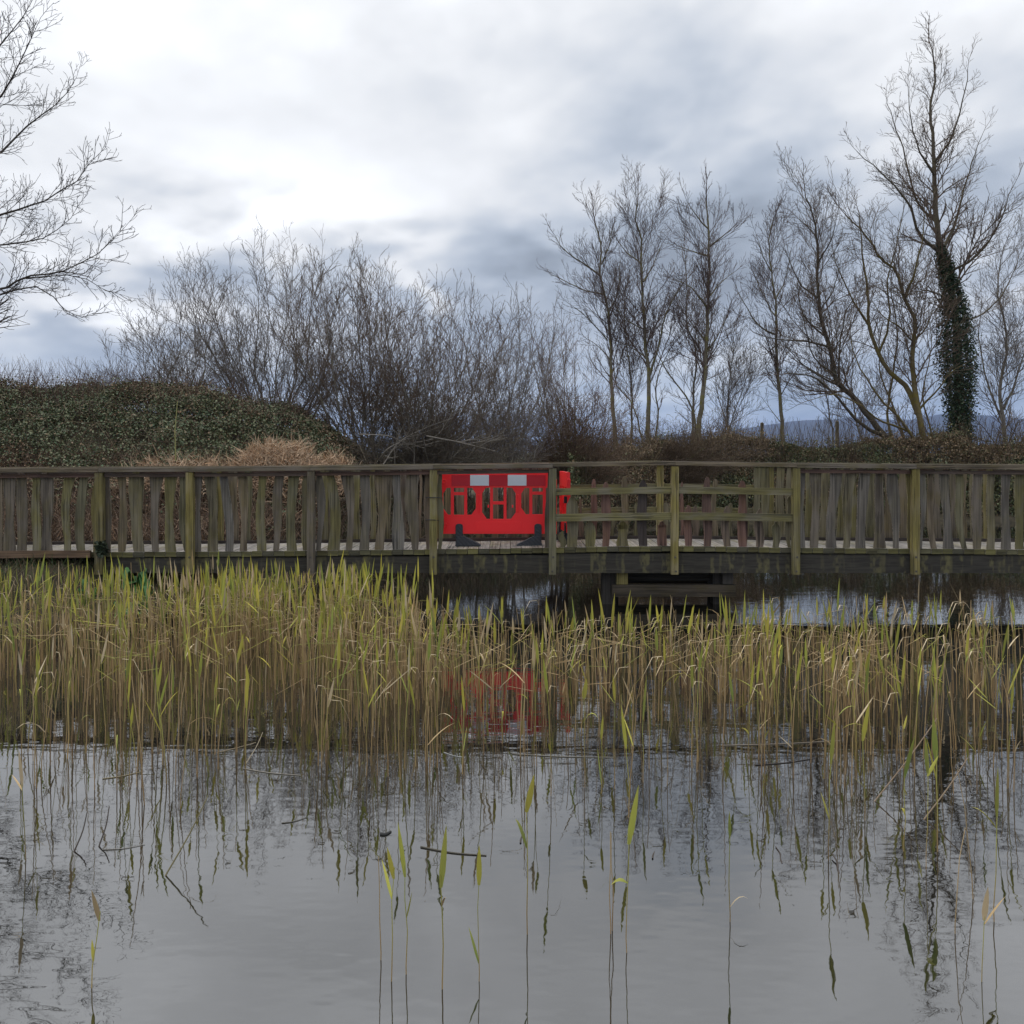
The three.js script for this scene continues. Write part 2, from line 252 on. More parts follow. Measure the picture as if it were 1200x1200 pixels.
function railing(D, front) {
  const r = rng(front ? 5 : 17), rail = grp('railing', null, bridge), out = front ? 1 : -1;   // out: towards the water side, along +z for the front one
  const postX = [-8.15, -5.84, -4.56, -2.845, -1.113, 0.575, 2.305, 4.02, 5.71, 7.42, 9.1];
  const postMat = [0, 2, 0, 'g', 1, 'w', 0, 1, 0, 1, 0];
  const zc = -D;
  postX.forEach((X, i) => {
    const a = arch(X), h = (yN(546.5) + a) - yN(672.8), open = i === 6, m = postMat[i] === 'g' ? WOOD.grey[2] : postMat[i] === 'w' ? WOOD.greengrey[1] : WOOD.moss[postMat[i]];
    const w = i === 1 ? 0.11 : 0.102, p = mesh('post', box(w, h, 0.09, 'y', [X, X * 3]), m, rail); p.position.set(X, yN(672.8) + h / 2, zc + out * 0.005); p.rotation.y = (r() - 0.5) * 0.05; p.rotation.z = (r() - 0.5) * 0.006;
    if (front) for (const by of [652.5, 669]) { const b = mesh('bolt', boltG, boltM, rail); b.position.set(X + (r() - 0.5) * 0.02, yN(by), zc + 0.052); }
  });
  for (let i = 0; i < postX.length - 1; i++) {
    const a = postX[i], b = postX[i + 1], ya = arch(a), yb = arch(b), L = Math.hypot(b - a, yb - ya), ang = Math.atan2(yb - ya, b - a), open = i === 5 || i === 6;
    const put = (name, g, m, y, dz, jit = 0) => { const o = mesh(name, g, m, rail); o.position.set((a + b) / 2, y + (ya + yb) / 2 + (r() - 0.5) * jit, zc + dz); o.rotation.z = ang + (r() - 0.5) * 0.002; return o; };
    const th = open ? 0.05 : 0.06;
    put('top_rail', box(L + 0.004, th, 0.17, 'x', [r() * 3, r() * 3]), pick([WOOD.brown[1], WOOD.greengrey[0], WOOD.grey[2]], r), yN(541) - th / 2 + 0.002 * (i % 2), -out * 0.02);
    if (!open) put('lower_rail', box(L - 0.11, 0.05, 0.035, 'x', [r() * 3, r() * 3]), pick([WOOD.red[1], WOOD.brown[2]], r), yN(550), -out * 0.02);
    if (open) for (const [t, h] of [[570.2, 0.096], [600.3, 0.105]]) put('mid_rail', box(L - 0.1, h, 0.04, 'x', [r() * 3, r() * 3]), WOOD.greengrey[2], yN(t) - h / 2, out * 0.01);
  }
  if (!front) for (let i = 0; i < postX.length - 1; i++) { const a = postX[i], b = postX[i + 1], o = mesh('kick_rail', box(b - a - 0.006, 0.045, 0.03, 'x', [i, i]), WOOD.dark[0], rail); o.position.set((a + b) / 2, DECK + 0.026 + (arch(a) + arch(b)) / 2, zc + 0.1); o.rotation.z = Math.atan2(arch(b) - arch(a), b - a); }
  return { rail, zc, out };
}
const boltG = new THREE.CylinderGeometry(0.014, 0.016, 0.014, 8); boltG.rotateX(Math.PI / 2);
const boltM = new THREE.MeshStandardMaterial({ color: lin(0.12, 0.11, 0.10), roughness: 0.6, metalness: 0.7 });
const rf = railing(DN, true), rb = railing(DF, false);
function paling(side, e, D, mat, py0 = 551, py1 = null, pointed = false) {   // e: pixel columns [topL, topR, midL, midR, botL, botR] as sighted at distance D
  const x = e.map(v => (v - 600) / 1000 * D), X = (x[0] + x[5]) / 2, a = arch(X);
  const top = side === rf ? yN(py0) : py0, bot = side === rf ? DECK + 0.002 + a : DECK + 0.002 + a;
  const g = palingGeo(x.map(v => v - X), 0, (top + a) - bot, 0.022, pointed, R2); const o = mesh('paling', g, mat, side.rail);
  o.position.set(X, bot, side.zc - side.out * (side === rf ? 0.072 : 0.05) - 0.011 + (R2() - 0.5) * 0.006); o.rotation.y = (R2() - 0.5) * 0.03; return o;
}
const c1 = v => 60 + v / 6.857, c2 = v => 215 + v / 7.273, c3 = v => 355 + v / 7.273, c4 = v => 500 + v / 7.06, c5 = v => 640 + v / 7.5, c6 = v => 780 + v / 7.273, c7 = v => 920 + v / 7.273, c8 = v => 1040 + v / 8;
{
  const gg = WOOD.greengrey, gr = WOOD.grey, br = WOOD.brown, mo = WOOD.moss, rd = WOOD.red;
  const list = [
    [c1, [92, 188, 90, 150, 98, 148], gg[2]], [c1, [232, 295, 195, 268, 205, 272], gg[1]], [c1, [345, 385, 328, 380, 335, 385], mo[2]], [c1, [432, 470, 430, 478, 435, 482], gr[2]],
    [c1, [535, 605, 548, 605, 538, 595], br[1]], [c1, [632, 740, 632, 735, 672, 745], gg[0]], [c1, [795, 903, 800, 860, 815, 860], gr[2]], [c1, [920, 1005, 912, 985, 925, 998], gg[2]], [c1, [1030, 1095, 1030, 1095, 1065, 1098], gg[1]],
    [c2, [100, 155, 100, 148, 100, 140], gr[0]], [c2, [180, 262, 212, 290, 210, 285], gg[0]], [c2, [300, 380, 350, 415, 355, 425], gr[1]], [c2, [470, 545, 485, 545, 488, 548], br[1]],
    [c2, [635, 700, 625, 697, 620, 697], gg[2]], [c2, [775, 868, 765, 830, 765, 820], gr[2]], [c2, [893, 985, 880, 955, 880, 965], gg[1]], [c2, [1035, 1070, 1000, 1070, 1030, 1065], gg[0]],
    [c3, [120, 160, 120, 185, 120, 155], gr[0]], [c3, [205, 270, 230, 315, 212, 318], gg[2]], [c3, [325, 420, 375, 440, 370, 415], gr[2]], [c3, [490, 560, 500, 575, 485, 565], gr[0]],
    [c3, [625, 760, 635, 730, 622, 685], br[1]], [c3, [755, 832, 768, 850, 765, 858], gr[1]], [c3, [880, 1000, 885, 980, 925, 985], gr[2]], [c3, [1040, 1085, 1035, 1080, 1050, 1075], br[0]], [c3, [1150, 1195, 1150, 1192, 1150, 1185], gg[1]],
    [c4, [1000, 1030, 985, 1030, 972, 1025], gr[2]],
    [c7, [125, 162, 120, 166, 118, 160], gr[1]], [c7, [215, 300, 225, 300, 220, 270], gr[2]], [c7, [380, 485, 365, 440, 340, 435], gr[0]], [c7, [505, 625, 500, 565, 490, 550], gg[0]], [c7, [640, 725, 610, 692, 605, 685], gr[0]],
    [c7, [770, 840, 765, 835, 757, 865], gr[2]], [c7, [870, 960, 890, 970, 930, 980], gr[0]], [c7, [1030, 1088, 1040, 1080, 1050, 1088], mo[2]],
    [c8, [308, 355, 308, 350, 298, 330], gr[1]], [c8, [370, 420, 370, 430, 400, 455], br[1]], [c8, [480, 575, 515, 580, 525, 630], gr[0]], [c8, [635, 700, 640, 710, 690, 740], gg[1]], [c8, [800, 890, 790, 880, 800, 870], gr[2]], [c8, [930, 1010, 935, 1000, 925, 1000], gg[0]], [c8, [1060, 1150, 1070, 1140, 1060, 1150], gr[0]], [c8, [1200, 1280, 1195, 1270, 1205, 1285], gg[2]],
  ];
  for (const [c, e, m] of list) paling(rf, e.map(c), DN + 0.07, m);
  for (let px = 62, k = 0; px > -110; px -= 15, k++) { const w = 9 + 4 * R2(), j = R2() * 4 - 2; paling(rf, [px - w, px, px - w + j, px + j, px - w, px], DN + 0.07, pick([gg[0], gg[2], br[1], gr[2]], R2)); }
  // the low, broken pickets of the two open bays
  for (const [c, l, rr, top, m] of [[c5, 115, 165, 620, gg[1]], [c5, 182, 278, 580, gg[0]], [c5, 342, 430, 609, gg[2]], [c5, 492, 560, 564, rd[0]], [c5, 627, 720, 610, mo[2]], [c5, 806, 885, 562, WOOD.dark[0]], [c5, 980, 1056, 611, rd[0]],
    [c6, 160, 220, 592, rd[0]], [c6, 320, 386, 558, rd[1]], [c6, 485, 545, 592, br[0]], [c6, 620, 690, 562, rd[0]], [c6, 765, 830, 595, br[0]], [c6, 912, 972, 610, gg[1]], [c6, 1030, 1070, 580, gg[0]]])
    paling(rf, [c(l + 6), c(rr - 6), c(l - 3), c(rr + 3), c(l + 4), c(rr - 2)], DN + 0.07, m, top, null, true);
  // back railing: sighted through the gaps at DF
  const far = [[c2, 245, 300], [c2, 385, 470], [c2, 540, 588], [c3, 160, 222], [c3, 425, 492], [c3, 575, 625], [c3, 690, 745], [c3, 825, 884], [c3, 990, 1010],
    [c4, 150, 205], [c4, 250, 312], [c4, 405, 470], [c4, 540, 590], [c4, 662, 735], [c4, 790, 850], [c4, 870, 920], [c4, 930, 985],
    [c6, 745, 800], [c6, 800, 870], [c6, 930, 1000], [c6, 1020, 1070], [c7, 165, 228], [c7, 292, 360], [c7, 430, 492], [c7, 545, 600], [c7, 680, 762], [c7, 835, 905], [c7, 955, 1042], [c8, 420, 490], [c8, 570, 640], [c8, 690, 720], [c8, 760, 830]];
  for (const [c, l, rr] of far) { const j = (R2() - 0.5) * 14; paling(rb, [c(l), c(rr), c(l + j), c(rr + j), c(l - j * 0.5), c(rr)], DF, pick([gg[0], gg[1], br[1], gr[2], gg[2]], R2), yN(548)); }
  for (let px = 50, k = 0; px > -100; px -= 27) paling(rb, [px, px + 9, px + 2, px + 10, px, px + 9], DF, br[0], yN(548));
  for (const [c, l, rr, t, m] of [[c5, 395, 442, 1.80, rd[0]], [c5, 285, 320, 1.50, br[0]], [c5, 660, 716, 1.84, br[1]], [c5, 772, 806, 1.42, gg[1]], [c5, 1022, 1076, 1.43, gg[0]], [c5, 560, 600, 1.25, gg[1]], [c6, 120, 150, 1.75, rd[0]], [c6, 222, 275, 1.38, br[0]], [c6, 385, 432, 1.80, br[1]], [c6, 520, 560, 1.43, gg[0]], [c6, 665, 700, 1.6, gg[1]]])
    paling(rb, [c(l + 5), c(rr - 5), c(l), c(rr), c(l), c(rr)], DF, m, t, null, true);
}
{ // trestle pier under the open bays
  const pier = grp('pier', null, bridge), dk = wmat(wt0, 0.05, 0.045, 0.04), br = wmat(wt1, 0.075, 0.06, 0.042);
  const at = (px, D) => (px - 600) / 1000 * D;
  const box2 = (n, l, r_, t, b, D0, D1, m) => { const o = mesh(n, box(r_ - l, t - b, D1 - D0, r_ - l > t - b ? 'x' : 'y', [l, t]), m, pier); o.position.set((l + r_) / 2, (t + b) / 2, -(D0 + D1) / 2); };
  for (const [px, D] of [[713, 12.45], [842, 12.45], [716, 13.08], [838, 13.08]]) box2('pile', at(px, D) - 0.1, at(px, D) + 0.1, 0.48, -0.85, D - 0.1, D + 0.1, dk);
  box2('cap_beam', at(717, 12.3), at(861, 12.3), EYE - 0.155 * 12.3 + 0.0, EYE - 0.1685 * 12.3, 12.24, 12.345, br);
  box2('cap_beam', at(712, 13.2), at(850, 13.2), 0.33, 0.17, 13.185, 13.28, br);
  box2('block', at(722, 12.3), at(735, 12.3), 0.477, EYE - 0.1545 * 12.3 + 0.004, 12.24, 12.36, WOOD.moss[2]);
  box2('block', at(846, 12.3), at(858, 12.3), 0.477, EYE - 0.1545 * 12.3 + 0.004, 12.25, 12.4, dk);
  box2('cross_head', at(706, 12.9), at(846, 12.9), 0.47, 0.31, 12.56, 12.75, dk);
}
console.log('bridge done');

// ---------------------------------------------------------------- the red plastic barriers
{
  const D0 = 12.5, b7 = v => ((510 + v / 7.06) - 600) / 1000 * D0, Xc = b7(525), base = DECK + arch(Xc) + 0.003;
  const bx_ = v => b7(v) - Xc, by_ = v => EYE + (530 - (545 + v / 7.06)) / 1000 * D0 - base;
  const red = new THREE.MeshPhysicalMaterial({ color: lin(0.88, 0.014, 0.02), roughness: 0.42, clearcoat: 0.1, bumpMap: tex(256, 256, (u, v) => fbm(u * 40, v * 40, 3, 3, 40, 40), false), bumpScale: 0.0008 });
  const dred = new THREE.MeshStandardMaterial({ color: lin(0.50, 0.008, 0.022), roughness: 0.35 });
  const wht = new THREE.MeshStandardMaterial({ color: lin(0.66, 0.72, 0.80), roughness: 0.35 });
  const blk = new THREE.MeshStandardMaterial({ color: lin(0.032, 0.036, 0.045), roughness: 0.75, bumpMap: tex(128, 128, (u, v) => ((u * 16 + v * 16) % 1 < 0.5 ? 1 : 0), false), bumpScale: 0.003 });
  const root = grp('barrier', new THREE.Vector3(Xc, base, -D0));
  tag(root, 'red plastic pedestrian barrier standing parallel to the palings, white panels facing the pond', 'barrier', 'red barriers on the footbridge');
  const pg = (pts) => { const s = new THREE.Path(); pts.forEach(([x, y], k) => k ? s.lineTo(bx_(x), by_(y)) : s.moveTo(bx_(x), by_(y))); s.closePath(); return s; };
  const out = new THREE.Shape(); [[47, 64], [955, 64], [957, 120], [1003, 122], [1003, 565], [47, 565]].forEach(([x, y], k) => k ? out.lineTo(bx_(x), by_(y)) : out.moveTo(bx_(x), by_(y))); out.closePath();
  const oct = (l, r, t, b, bl, br, bt, bb, mid) => {
    const c = 30; // chamfer
    out.holes.push(pg([[l + c, t], [bl, t], [bl, b], [l + c * 1.3, b], [l, b - c * 1.8], [l, t + c * 1.6]]));
    out.holes.push(pg([[r - c, t], [r, t + c * 1.6], [r, b - c * 1.8], [r - c * 1.3, b], [br, b], [br, t]]));
    out.holes.push(pg([[bl + 24, t], [br - 24, t], [br - 24, mid - 12], [bl + 24, mid - 12]]));
    out.holes.push(pg([[bl + 24, mid + 12], [br - 24, mid + 12], [br - 24, b], [bl + 24, b]]));
  };
  oct(66, 337, 188, 412, 130, 264, 0, 0, 236); oct(388, 666, 186, 446, 454, 590, 0, 0, 313); oct(712, 985, 188, 408, 779, 915, 0, 0, 232);
  const g = new THREE.ExtrudeGeometry(out, { depth: 0.03, bevelEnabled: true, bevelThickness: 0.008, bevelSize: 0.006, bevelSegments: 2 }); g.translate(0, 0, -0.015);
  mesh('panel', g, red, root);
  const plate = (n, l, r, t, b, m, z0, th, bev = 0.002) => { const s = new THREE.Shape(); s.moveTo(bx_(l), by_(b)); s.lineTo(bx_(r), by_(b)); s.lineTo(bx_(r), by_(t)); s.lineTo(bx_(l), by_(t)); s.closePath(); const q = new THREE.ExtrudeGeometry(s, { depth: th, bevelEnabled: true, bevelThickness: bev, bevelSize: bev, bevelSegments: 1 }); q.translate(0, 0, z0); return mesh(n, q, m, root); };
  for (const [l, r, w] of [[137, 289, 0], [291, 444, 1], [446, 599, 0], [601, 754, 1], [756, 912, 0]]) plate('reflective_panel', l, r, 82, 169, w ? wht : dred, 0.0245, 0.003, 0.0015);
  plate('recessed_rim', 338, 712, 470, 552, red, 0.0225, 0.004);
  for (const [y, x] of [[135, 75], [495, 82], [470, 985]]) { const t = new THREE.TorusGeometry(0.028, 0.006, 6, 16); t.translate(bx_(x), by_(y), 0.023); mesh('boss', t, red, root); }
  for (const x of [362, 687]) plate('rib', x - 4, x + 4, 245, 385, red, 0.022, 0.012, 0.004);
  for (const x of [252, 440, 640, 785, 895]) plate('cable_slot', x - 5, x + 5, 330, 350, red, 0.021, 0.006);
  for (const [x, s] of [[200, 1], [850, -1]]) {
    const foot = grp('foot', null, root);
    const tb = new THREE.Shape(); const X0 = bx_(x - 27), X1 = bx_(x + 27), yt = by_(487), yb = 0.10; tb.moveTo(X0, yb); tb.lineTo(X1, yb); tb.lineTo(X1, yt - 0.035); tb.quadraticCurveTo(X1, yt, (X0 + X1) / 2, yt); tb.quadraticCurveTo(X0, yt, X0, yt - 0.035); tb.closePath();
    const q = new THREE.ExtrudeGeometry(tb, { depth: 0.085, bevelEnabled: true, bevelSize: 0.005, bevelThickness: 0.005, bevelSegments: 2 }); q.translate(0, 0, -0.0425); mesh('lug', q, blk, foot);
    const xa = bx_(x) - s * 0.055, xb = bx_(x) + s * 0.31, tr = new THREE.Shape(); tr.moveTo(xa, 0); tr.lineTo(xb, 0); tr.lineTo(xb, 0.012); tr.lineTo(bx_(x) + s * 0.055, 0.135); tr.lineTo(xa + s * 0.02, 0.135); tr.closePath();
    const q2 = new THREE.ExtrudeGeometry(tr, { depth: 0.12, bevelEnabled: true, bevelSize: 0.003, bevelThickness: 0.004, bevelSegments: 1 }); q2.translate(0, 0.003, -0.06); mesh('base', q2, blk, foot);
  }
  const two = root.clone(); two.name = numbered('barrier'); scene.add(two); two.position.set(0.79, DECK + arch(0.8) + 0.003, -12.78); two.rotation.y = Math.PI / 2 + 0.09;
  const mir = g.clone(); { const p = mir.attributes.position, n = mir.attributes.normal, u = mir.attributes.uv; for (const a of [p, n, u]) for (let k = 0; k < a.count; k += 3) for (let q = 0; q < a.itemSize; q++) { const t = a.array[(k + 1) * a.itemSize + q]; a.array[(k + 1) * a.itemSize + q] = a.array[(k + 2) * a.itemSize + q]; a.array[(k + 2) * a.itemSize + q] = t; } for (let k = 0; k < p.count; k++) { p.setX(k, -p.getX(k)); n.setX(k, -n.getX(k)); } }
  two.getObjectByName('panel').geometry = mir;                       // hooked end towards the pond
  two.scale.set(0.46, 0.99, 0.99);
  two.userData = { label: 'red plastic pedestrian barrier set edge-on across the deck behind the grey post', category: 'barrier', group: 'red barriers on the footbridge' };
  const clip = mesh('clip', new THREE.BoxGeometry(0.06, 0.1, 0.07), blk, two); clip.position.set(-bx_(960), by_(290), -0.03);
  // black cables that tie the barrier to the posts
  const wire = new THREE.MeshStandardMaterial({ color: lin(0.015, 0.015, 0.017), roughness: 0.6 });
  const cab = (pts, lab) => tag(mesh('tie_cable', new THREE.TubeGeometry(new THREE.CatmullRomCurve3(pts), 16, 0.006, 5), wire), lab, 'cable', 'cables tying up the barriers');
  cab([P(498, 583.2, 12.2), P(503, 583, 12.04), P(509, 583.1, 12.035), P(515, 583.2, 12.04), P(519, 583.6, 12.44)], 'upper black cable tied round the mossy post beside the red barrier');
  cab([P(498, 609, 12.2), P(502, 609.2, 12.035), P(509, 609.4, 12.035), P(513, 609.8, 12.1), P(516, 610.2, 12.44)], 'lower black cable tied round the mossy post beside the red barrier');
  cab([P(646, 580, 12.3), P(655, 580.6, 12.2), P(661, 579.6, 12.32), P(666, 580.4, 12.46)], 'short black cable tied between the grey post and the edge-on barrier');
}

// ---------------------------------------------------------------- trees
const V = (x, y, z) => new THREE.Vector3(x, y, z);
function curve(pts, seg) { return new THREE.CatmullRomCurve3(pts, false, 'centripetal').getSpacedPoints(seg); }
function twigs(B, r, p, dir, len, rad, lv, o) {     // a bough and everything that grows from it
  const n = lv >= o.max ? 2 : 3, pts = [p.clone()], d = dir.clone(), q = p.clone();
  for (let k = 0; k < n; k++) { d.x += (r() - 0.5) * o.wob; d.y += (r() - 0.5) * o.wob + o.up; d.z += (r() - 0.5) * o.wob; d.normalize(); q.addScaledVector(d, len / n); pts.push(q.clone()); }
  B.tube(pts, rad, Math.max(o.rmin, rad * 0.45), lv <= 1 ? 4 : 3);
  if (lv < o.max) { const m = Math.round(len * o.dens[lv] * (0.75 + 0.5 * r())); let ph = r() * 6.28; for (let k = 0; k < m; k++) { const t = 0.15 + 0.85 * (k + r()) / m; branchAt(B, r, pts, t, ph, len * (o.fr || 0.5) * (0.55 + 0.75 * r()) * (1.15 - 0.65 * t), Math.max(o.rmin, rad * 0.55 * (1.1 - 0.5 * t)), lv + 1, o); ph += 2.4 + r(); } }
}
const _t = V(), _a = V(), _b = V();
function branchAt(B, r, pts, t, ph, len, rad, lv, o) {
  const f = t * (pts.length - 1), k = Math.min(pts.length - 2, Math.floor(f)); const p = pts[k].clone().lerp(pts[k + 1], f - k); _t.copy(pts[k + 1]).sub(pts[k]).normalize();
  _a.set(0.2, 0.1, 1); _a.addScaledVector(_t, -_a.dot(_t)).normalize(); _b.crossVectors(_t, _a); const an = o.ang * (0.65 + 0.6 * r());
  const d = _t.clone().multiplyScalar(Math.cos(an)).addScaledVector(_a, Math.sin(an) * Math.cos(ph) * (o.flat || 0.8)).addScaledVector(_b, Math.sin(an) * Math.sin(ph)).normalize();
  if (d.y < (o.ymin ?? -0.2)) d.y = Math.abs(d.y) * 0.3;
  twigs(B, r, p, d.normalize(), len, rad, lv, o);
}
const TREES = 'bare trees and bushes beyond the footbridge';
// limbs: [points as sightings, r0, r1, twig count per metre, twig length]; the trunk mesh holds the limbs, the crown mesh the twigs
function tree(name, label, D, limbs, seed, o, tm, cm, group = TREES) {
  if (o.slim) for (const l of limbs) { l[1] *= o.slim; l[2] *= 0.7; l[4] *= 1.15; }
  const r = rng(seed), T = new GB(), C = new GB(); const b0 = limbs[0][0][0], base = P(b0[0], b0[1], D + (b0[2] || 0));
  const root = grp(name, base);
  let first = true;
  for (const [pts, r0, r1, dens, tl, t0 = 0.15] of limbs) {
    const w0 = pts.map(([x, y, dz = 0]) => P(x, y, D + dz)); if (pts[0][1] > 536) { const g = groundH(w0[0].x, w0[0].z) - 0.1; if (w0[0].y > g + 0.1) w0.unshift(V(w0[0].x, g, w0[0].z)); }
    const w = w0.map(p => p.sub(base)), c = new THREE.CatmullRomCurve3(w, false, 'centripetal'), L = c.getLength(), ps = c.getSpacedPoints(Math.max(4, Math.round(L / 0.35)));
    for (let k = 1; k < ps.length; k++) ps[k].add(V((r() - 0.5) * 0.05, (r() - 0.5) * 0.03, (r() - 0.5) * 0.08));
    T.tube(ps, t => mix(r0, r1, Math.pow(t, 0.8)), 0, r0 > 0.06 ? 9 : 6);
    const m = Math.round(L * dens * (o.boughs ? 0.95 : 1.5)); let ph = r() * 6; for (let k = 0; k < m; k++) { const t = t0 + (1 - t0) * (k + r()) / m; branchAt(C, r, ps, Math.min(0.999, t), ph, tl * (0.5 + 0.8 * r()) * (1.15 - 0.55 * t), Math.max(o.rmin * 1.6, mix(r0, r1, t) * 0.32), 1, o); ph += 2.2 + r(); }
    if (o.boughs && first) { first = false; const nb = Math.round(L * o.boughs); for (let k = 0; k < nb; k++) { const t = 0.36 + 0.62 * (k + r()) / nb; branchAt(C, r, ps, Math.min(0.999, t), ph, (0.9 + 1.5 * r()) * (1.3 - 0.75 * t) * (o.bl || 1), Math.max(0.012, mix(r0, r1, t) * 0.3), 0, o); ph += 2.4; } }
    twigs(C, r, ps[ps.length - 1], ps[ps.length - 1].clone().sub(ps[ps.length - 2]).normalize(), tl * 0.8, r1, 1, o);
  }
  mesh('trunk', T.geo(), tm, root); mesh('crown', C.geo(), cm, root); TRI += (T.i.length + C.i.length) / 3;
  tag(root, label, 'tree', group); return root;
}
const oTall = { max: 3, dens: [4.6, 6, 7.2, 0], ang: 0.6, up: 0.12, wob: 0.5, rmin: 0.0043, fr: 0.55, slim: 0.78, boughs: 1.25, bl: 1.35 };
const oOld = { max: 3, dens: [4.6, 5.8, 6.8, 0], ang: 0.7, up: 0.10, wob: 0.6, rmin: 0.0043, fr: 0.56, slim: 0.85, boughs: 2.0, bl: 1.4 };
const bkA = bark(bt1, 0.18, 0.16, 0.115), bkB = bark(bt1, 0.18, 0.15, 0.095), bkC = bark(bt0, 0.22, 0.20, 0.175), twA = twigMat(0.115, 0.083, 0.074), twB = twigMat(0.135, 0.097, 0.07), twC = twigMat(0.17, 0.145, 0.128);
tree('alder_tree', 'slender bare tree with a long arched bough reaching towards the bushes', 30, [
  [[[722, 560], [721, 503], [717, 460], [716, 420], [713, 369], [708, 345], [703, 319], [704, 287], [697, 262]], 0.13, 0.03, 2.6, 1.2, 0.4],
  [[[703, 323], [683, 308, -.4], [661, 292, -.7], [651, 276, -.8]], 0.045, 0.012, 4, 0.9], [[[708, 345], [685, 340, .4], [667, 332, .7], [647, 322, 1]], 0.04, 0.012, 4, 0.8], [[[712, 399], [691, 375, -.5], [672, 359, -.9]], 0.035, 0.012, 4, 0.8], [[[713, 369], [724, 340, .5], [726, 300, .8]], 0.035, 0.012, 4, 0.8], [[[717, 425], [700, 405, .4], [684, 395, .8]], 0.03, 0.01, 4, 0.7], [[[705, 310], [715, 285, -.5], [718, 262, -.7]], 0.03, 0.01, 4, 0.8]], 101, oTall, bkA, twA);
tree('alder_tree', 'tall bare tree forking low into two bowed stems above the open railing', 29.5, [
  [[[761, 565], [760, 529], [759, 487], [761, 441], [755, 393], [753, 348], [751, 308], [751, 276], [744, 255], [747, 236]], 0.14, 0.03, 2.8, 1.2, 0.4],
  [[[761, 441], [771, 407, -.4], [779, 375, -.6], [787, 353, -.7], [799, 335, -.8]], 0.06, 0.018, 3.4, 0.9], [[[751, 308], [736, 297, .4], [723, 281, .6]], 0.04, 0.012, 4.4, 0.8], [[[754, 330], [768, 305, .5], [776, 285, .7]], 0.04, 0.012, 4, 0.9], [[[757, 420], [742, 408, .5], [726, 402, .9]], 0.035, 0.012, 3, 0.7], [[[753, 385], [735, 375, -.5], [722, 360, -.8]], 0.03, 0.01, 4, 0.8],
  [[[767, 560, .1], [768, 513, .1], [771, 487, .1], [769, 455, .1], [775, 430, .2], [790, 400, .3]], 0.07, 0.015, 3, 0.8, 0.5], [[[757, 540, .2], [745, 487, .3], [739, 471, .4], [723, 452, .5], [719, 428, .6]], 0.06, 0.02, 3, 0.8, 0.3]], 102, oTall, bkA, twA);
tree('alder_sapling', 'thin bare sapling standing between two taller trees over the open railing', 31.5, [[[[741, 550], [740, 500], [740, 455], [735, 407], [732, 375], [733, 335]], 0.075, 0.015, 4.5, 0.9, 0.35]], 103, oTall, bkA, twA);
tree('alder_tree', 'tallest straight bare tree with a rounded top over the open railing', 29, [
  [[[815, 565], [816, 532], [821, 487], [825, 447], [828, 401], [830, 359], [831, 305], [830, 263], [828, 235]], 0.155, 0.03, 2.8, 1.25, 0.35],
  [[[831, 300], [813, 295, .4], [797, 289, .7]], 0.045, 0.012, 4, 0.9], [[[830, 268], [816, 252, -.4], [805, 236, -.6]], 0.04, 0.012, 4, 0.9], [[[832, 289], [848, 276, -.5], [862, 264, -.8]], 0.045, 0.012, 4, 0.9], [[[830, 364], [813, 340, -.5], [792, 327, -.9]], 0.045, 0.012, 4, 0.9], [[[828, 401], [811, 380, .5], [795, 358, .9]], 0.04, 0.012, 4, 0.9], [[[831, 348], [846, 330, .6], [862, 318, .9]], 0.04, 0.012, 4, 0.9], [[[827, 415], [842, 392, -.5], [852, 370, -.8]], 0.035, 0.012, 4, 0.9],
  [[[816, 535, -.2], [812, 480, -.5], [798, 456, -.8], [783, 437, -1], [770, 414, -1.1]], 0.06, 0.02, 3, 0.8, 0.3]], 104, oTall, bkA, twA);
tree('alder_sapling', 'pale bare sapling close behind the tallest straight tree', 32, [[[[810, 550], [811, 513], [813, 460], [815, 407], [805, 380], [805, 340], [803, 300]], 0.085, 0.02, 4, 1.0, 0.3]], 105, oTall, bark(bt0, 0.19, 0.175, 0.15), twB);
tree('young_willow', 'low bushy bare sapling right of the tallest tree, beside the hill gap', 31, [[[[854, 555], [853, 513], [853, 473], [857, 430], [860, 395]], 0.07, 0.015, 7, 1.15, 0.15], [[[853, 500], [842, 465, .4], [838, 430, .6]], 0.035, 0.01, 5, 0.8], [[[853, 505], [866, 470, -.4], [876, 440, -.6]], 0.035, 0.01, 5, 0.8]], 106, oTall, bkC, twC);
tree('alder_tree', 'straight bare tree with ivy green foot and one long low side bough', 29.5, [
  [[[920, 565], [919, 537], [915, 478], [910, 417], [909, 355], [901, 293], [905, 258]], 0.12, 0.02, 3, 1.2, 0.35],
  [[[909, 392], [890, 383, -.5], [872, 355, -.8], [860, 332, -1]], 0.045, 0.012, 3.6, 0.8], [[[910, 372], [897, 352, .4], [882, 318, .7]], 0.035, 0.012, 4, 0.8], [[[911, 402], [896, 416, .5], [882, 411, .9]], 0.03, 0.01, 3, 0.6], [[[913, 457], [903, 440, -.4], [896, 424, -.6]], 0.025, 0.008, 4, 0.6], [[[915, 495], [903, 480, .5], [893, 466, .8]], 0.025, 0.008, 3, 0.6], [[[909, 350], [921, 325, .4], [926, 295, .6]], 0.035, 0.01, 4, 0.9], [[[905, 320], [893, 298, -.4], [886, 276, -.6]], 0.03, 0.01, 4, 0.8]], 107, oTall, bkA, twA);
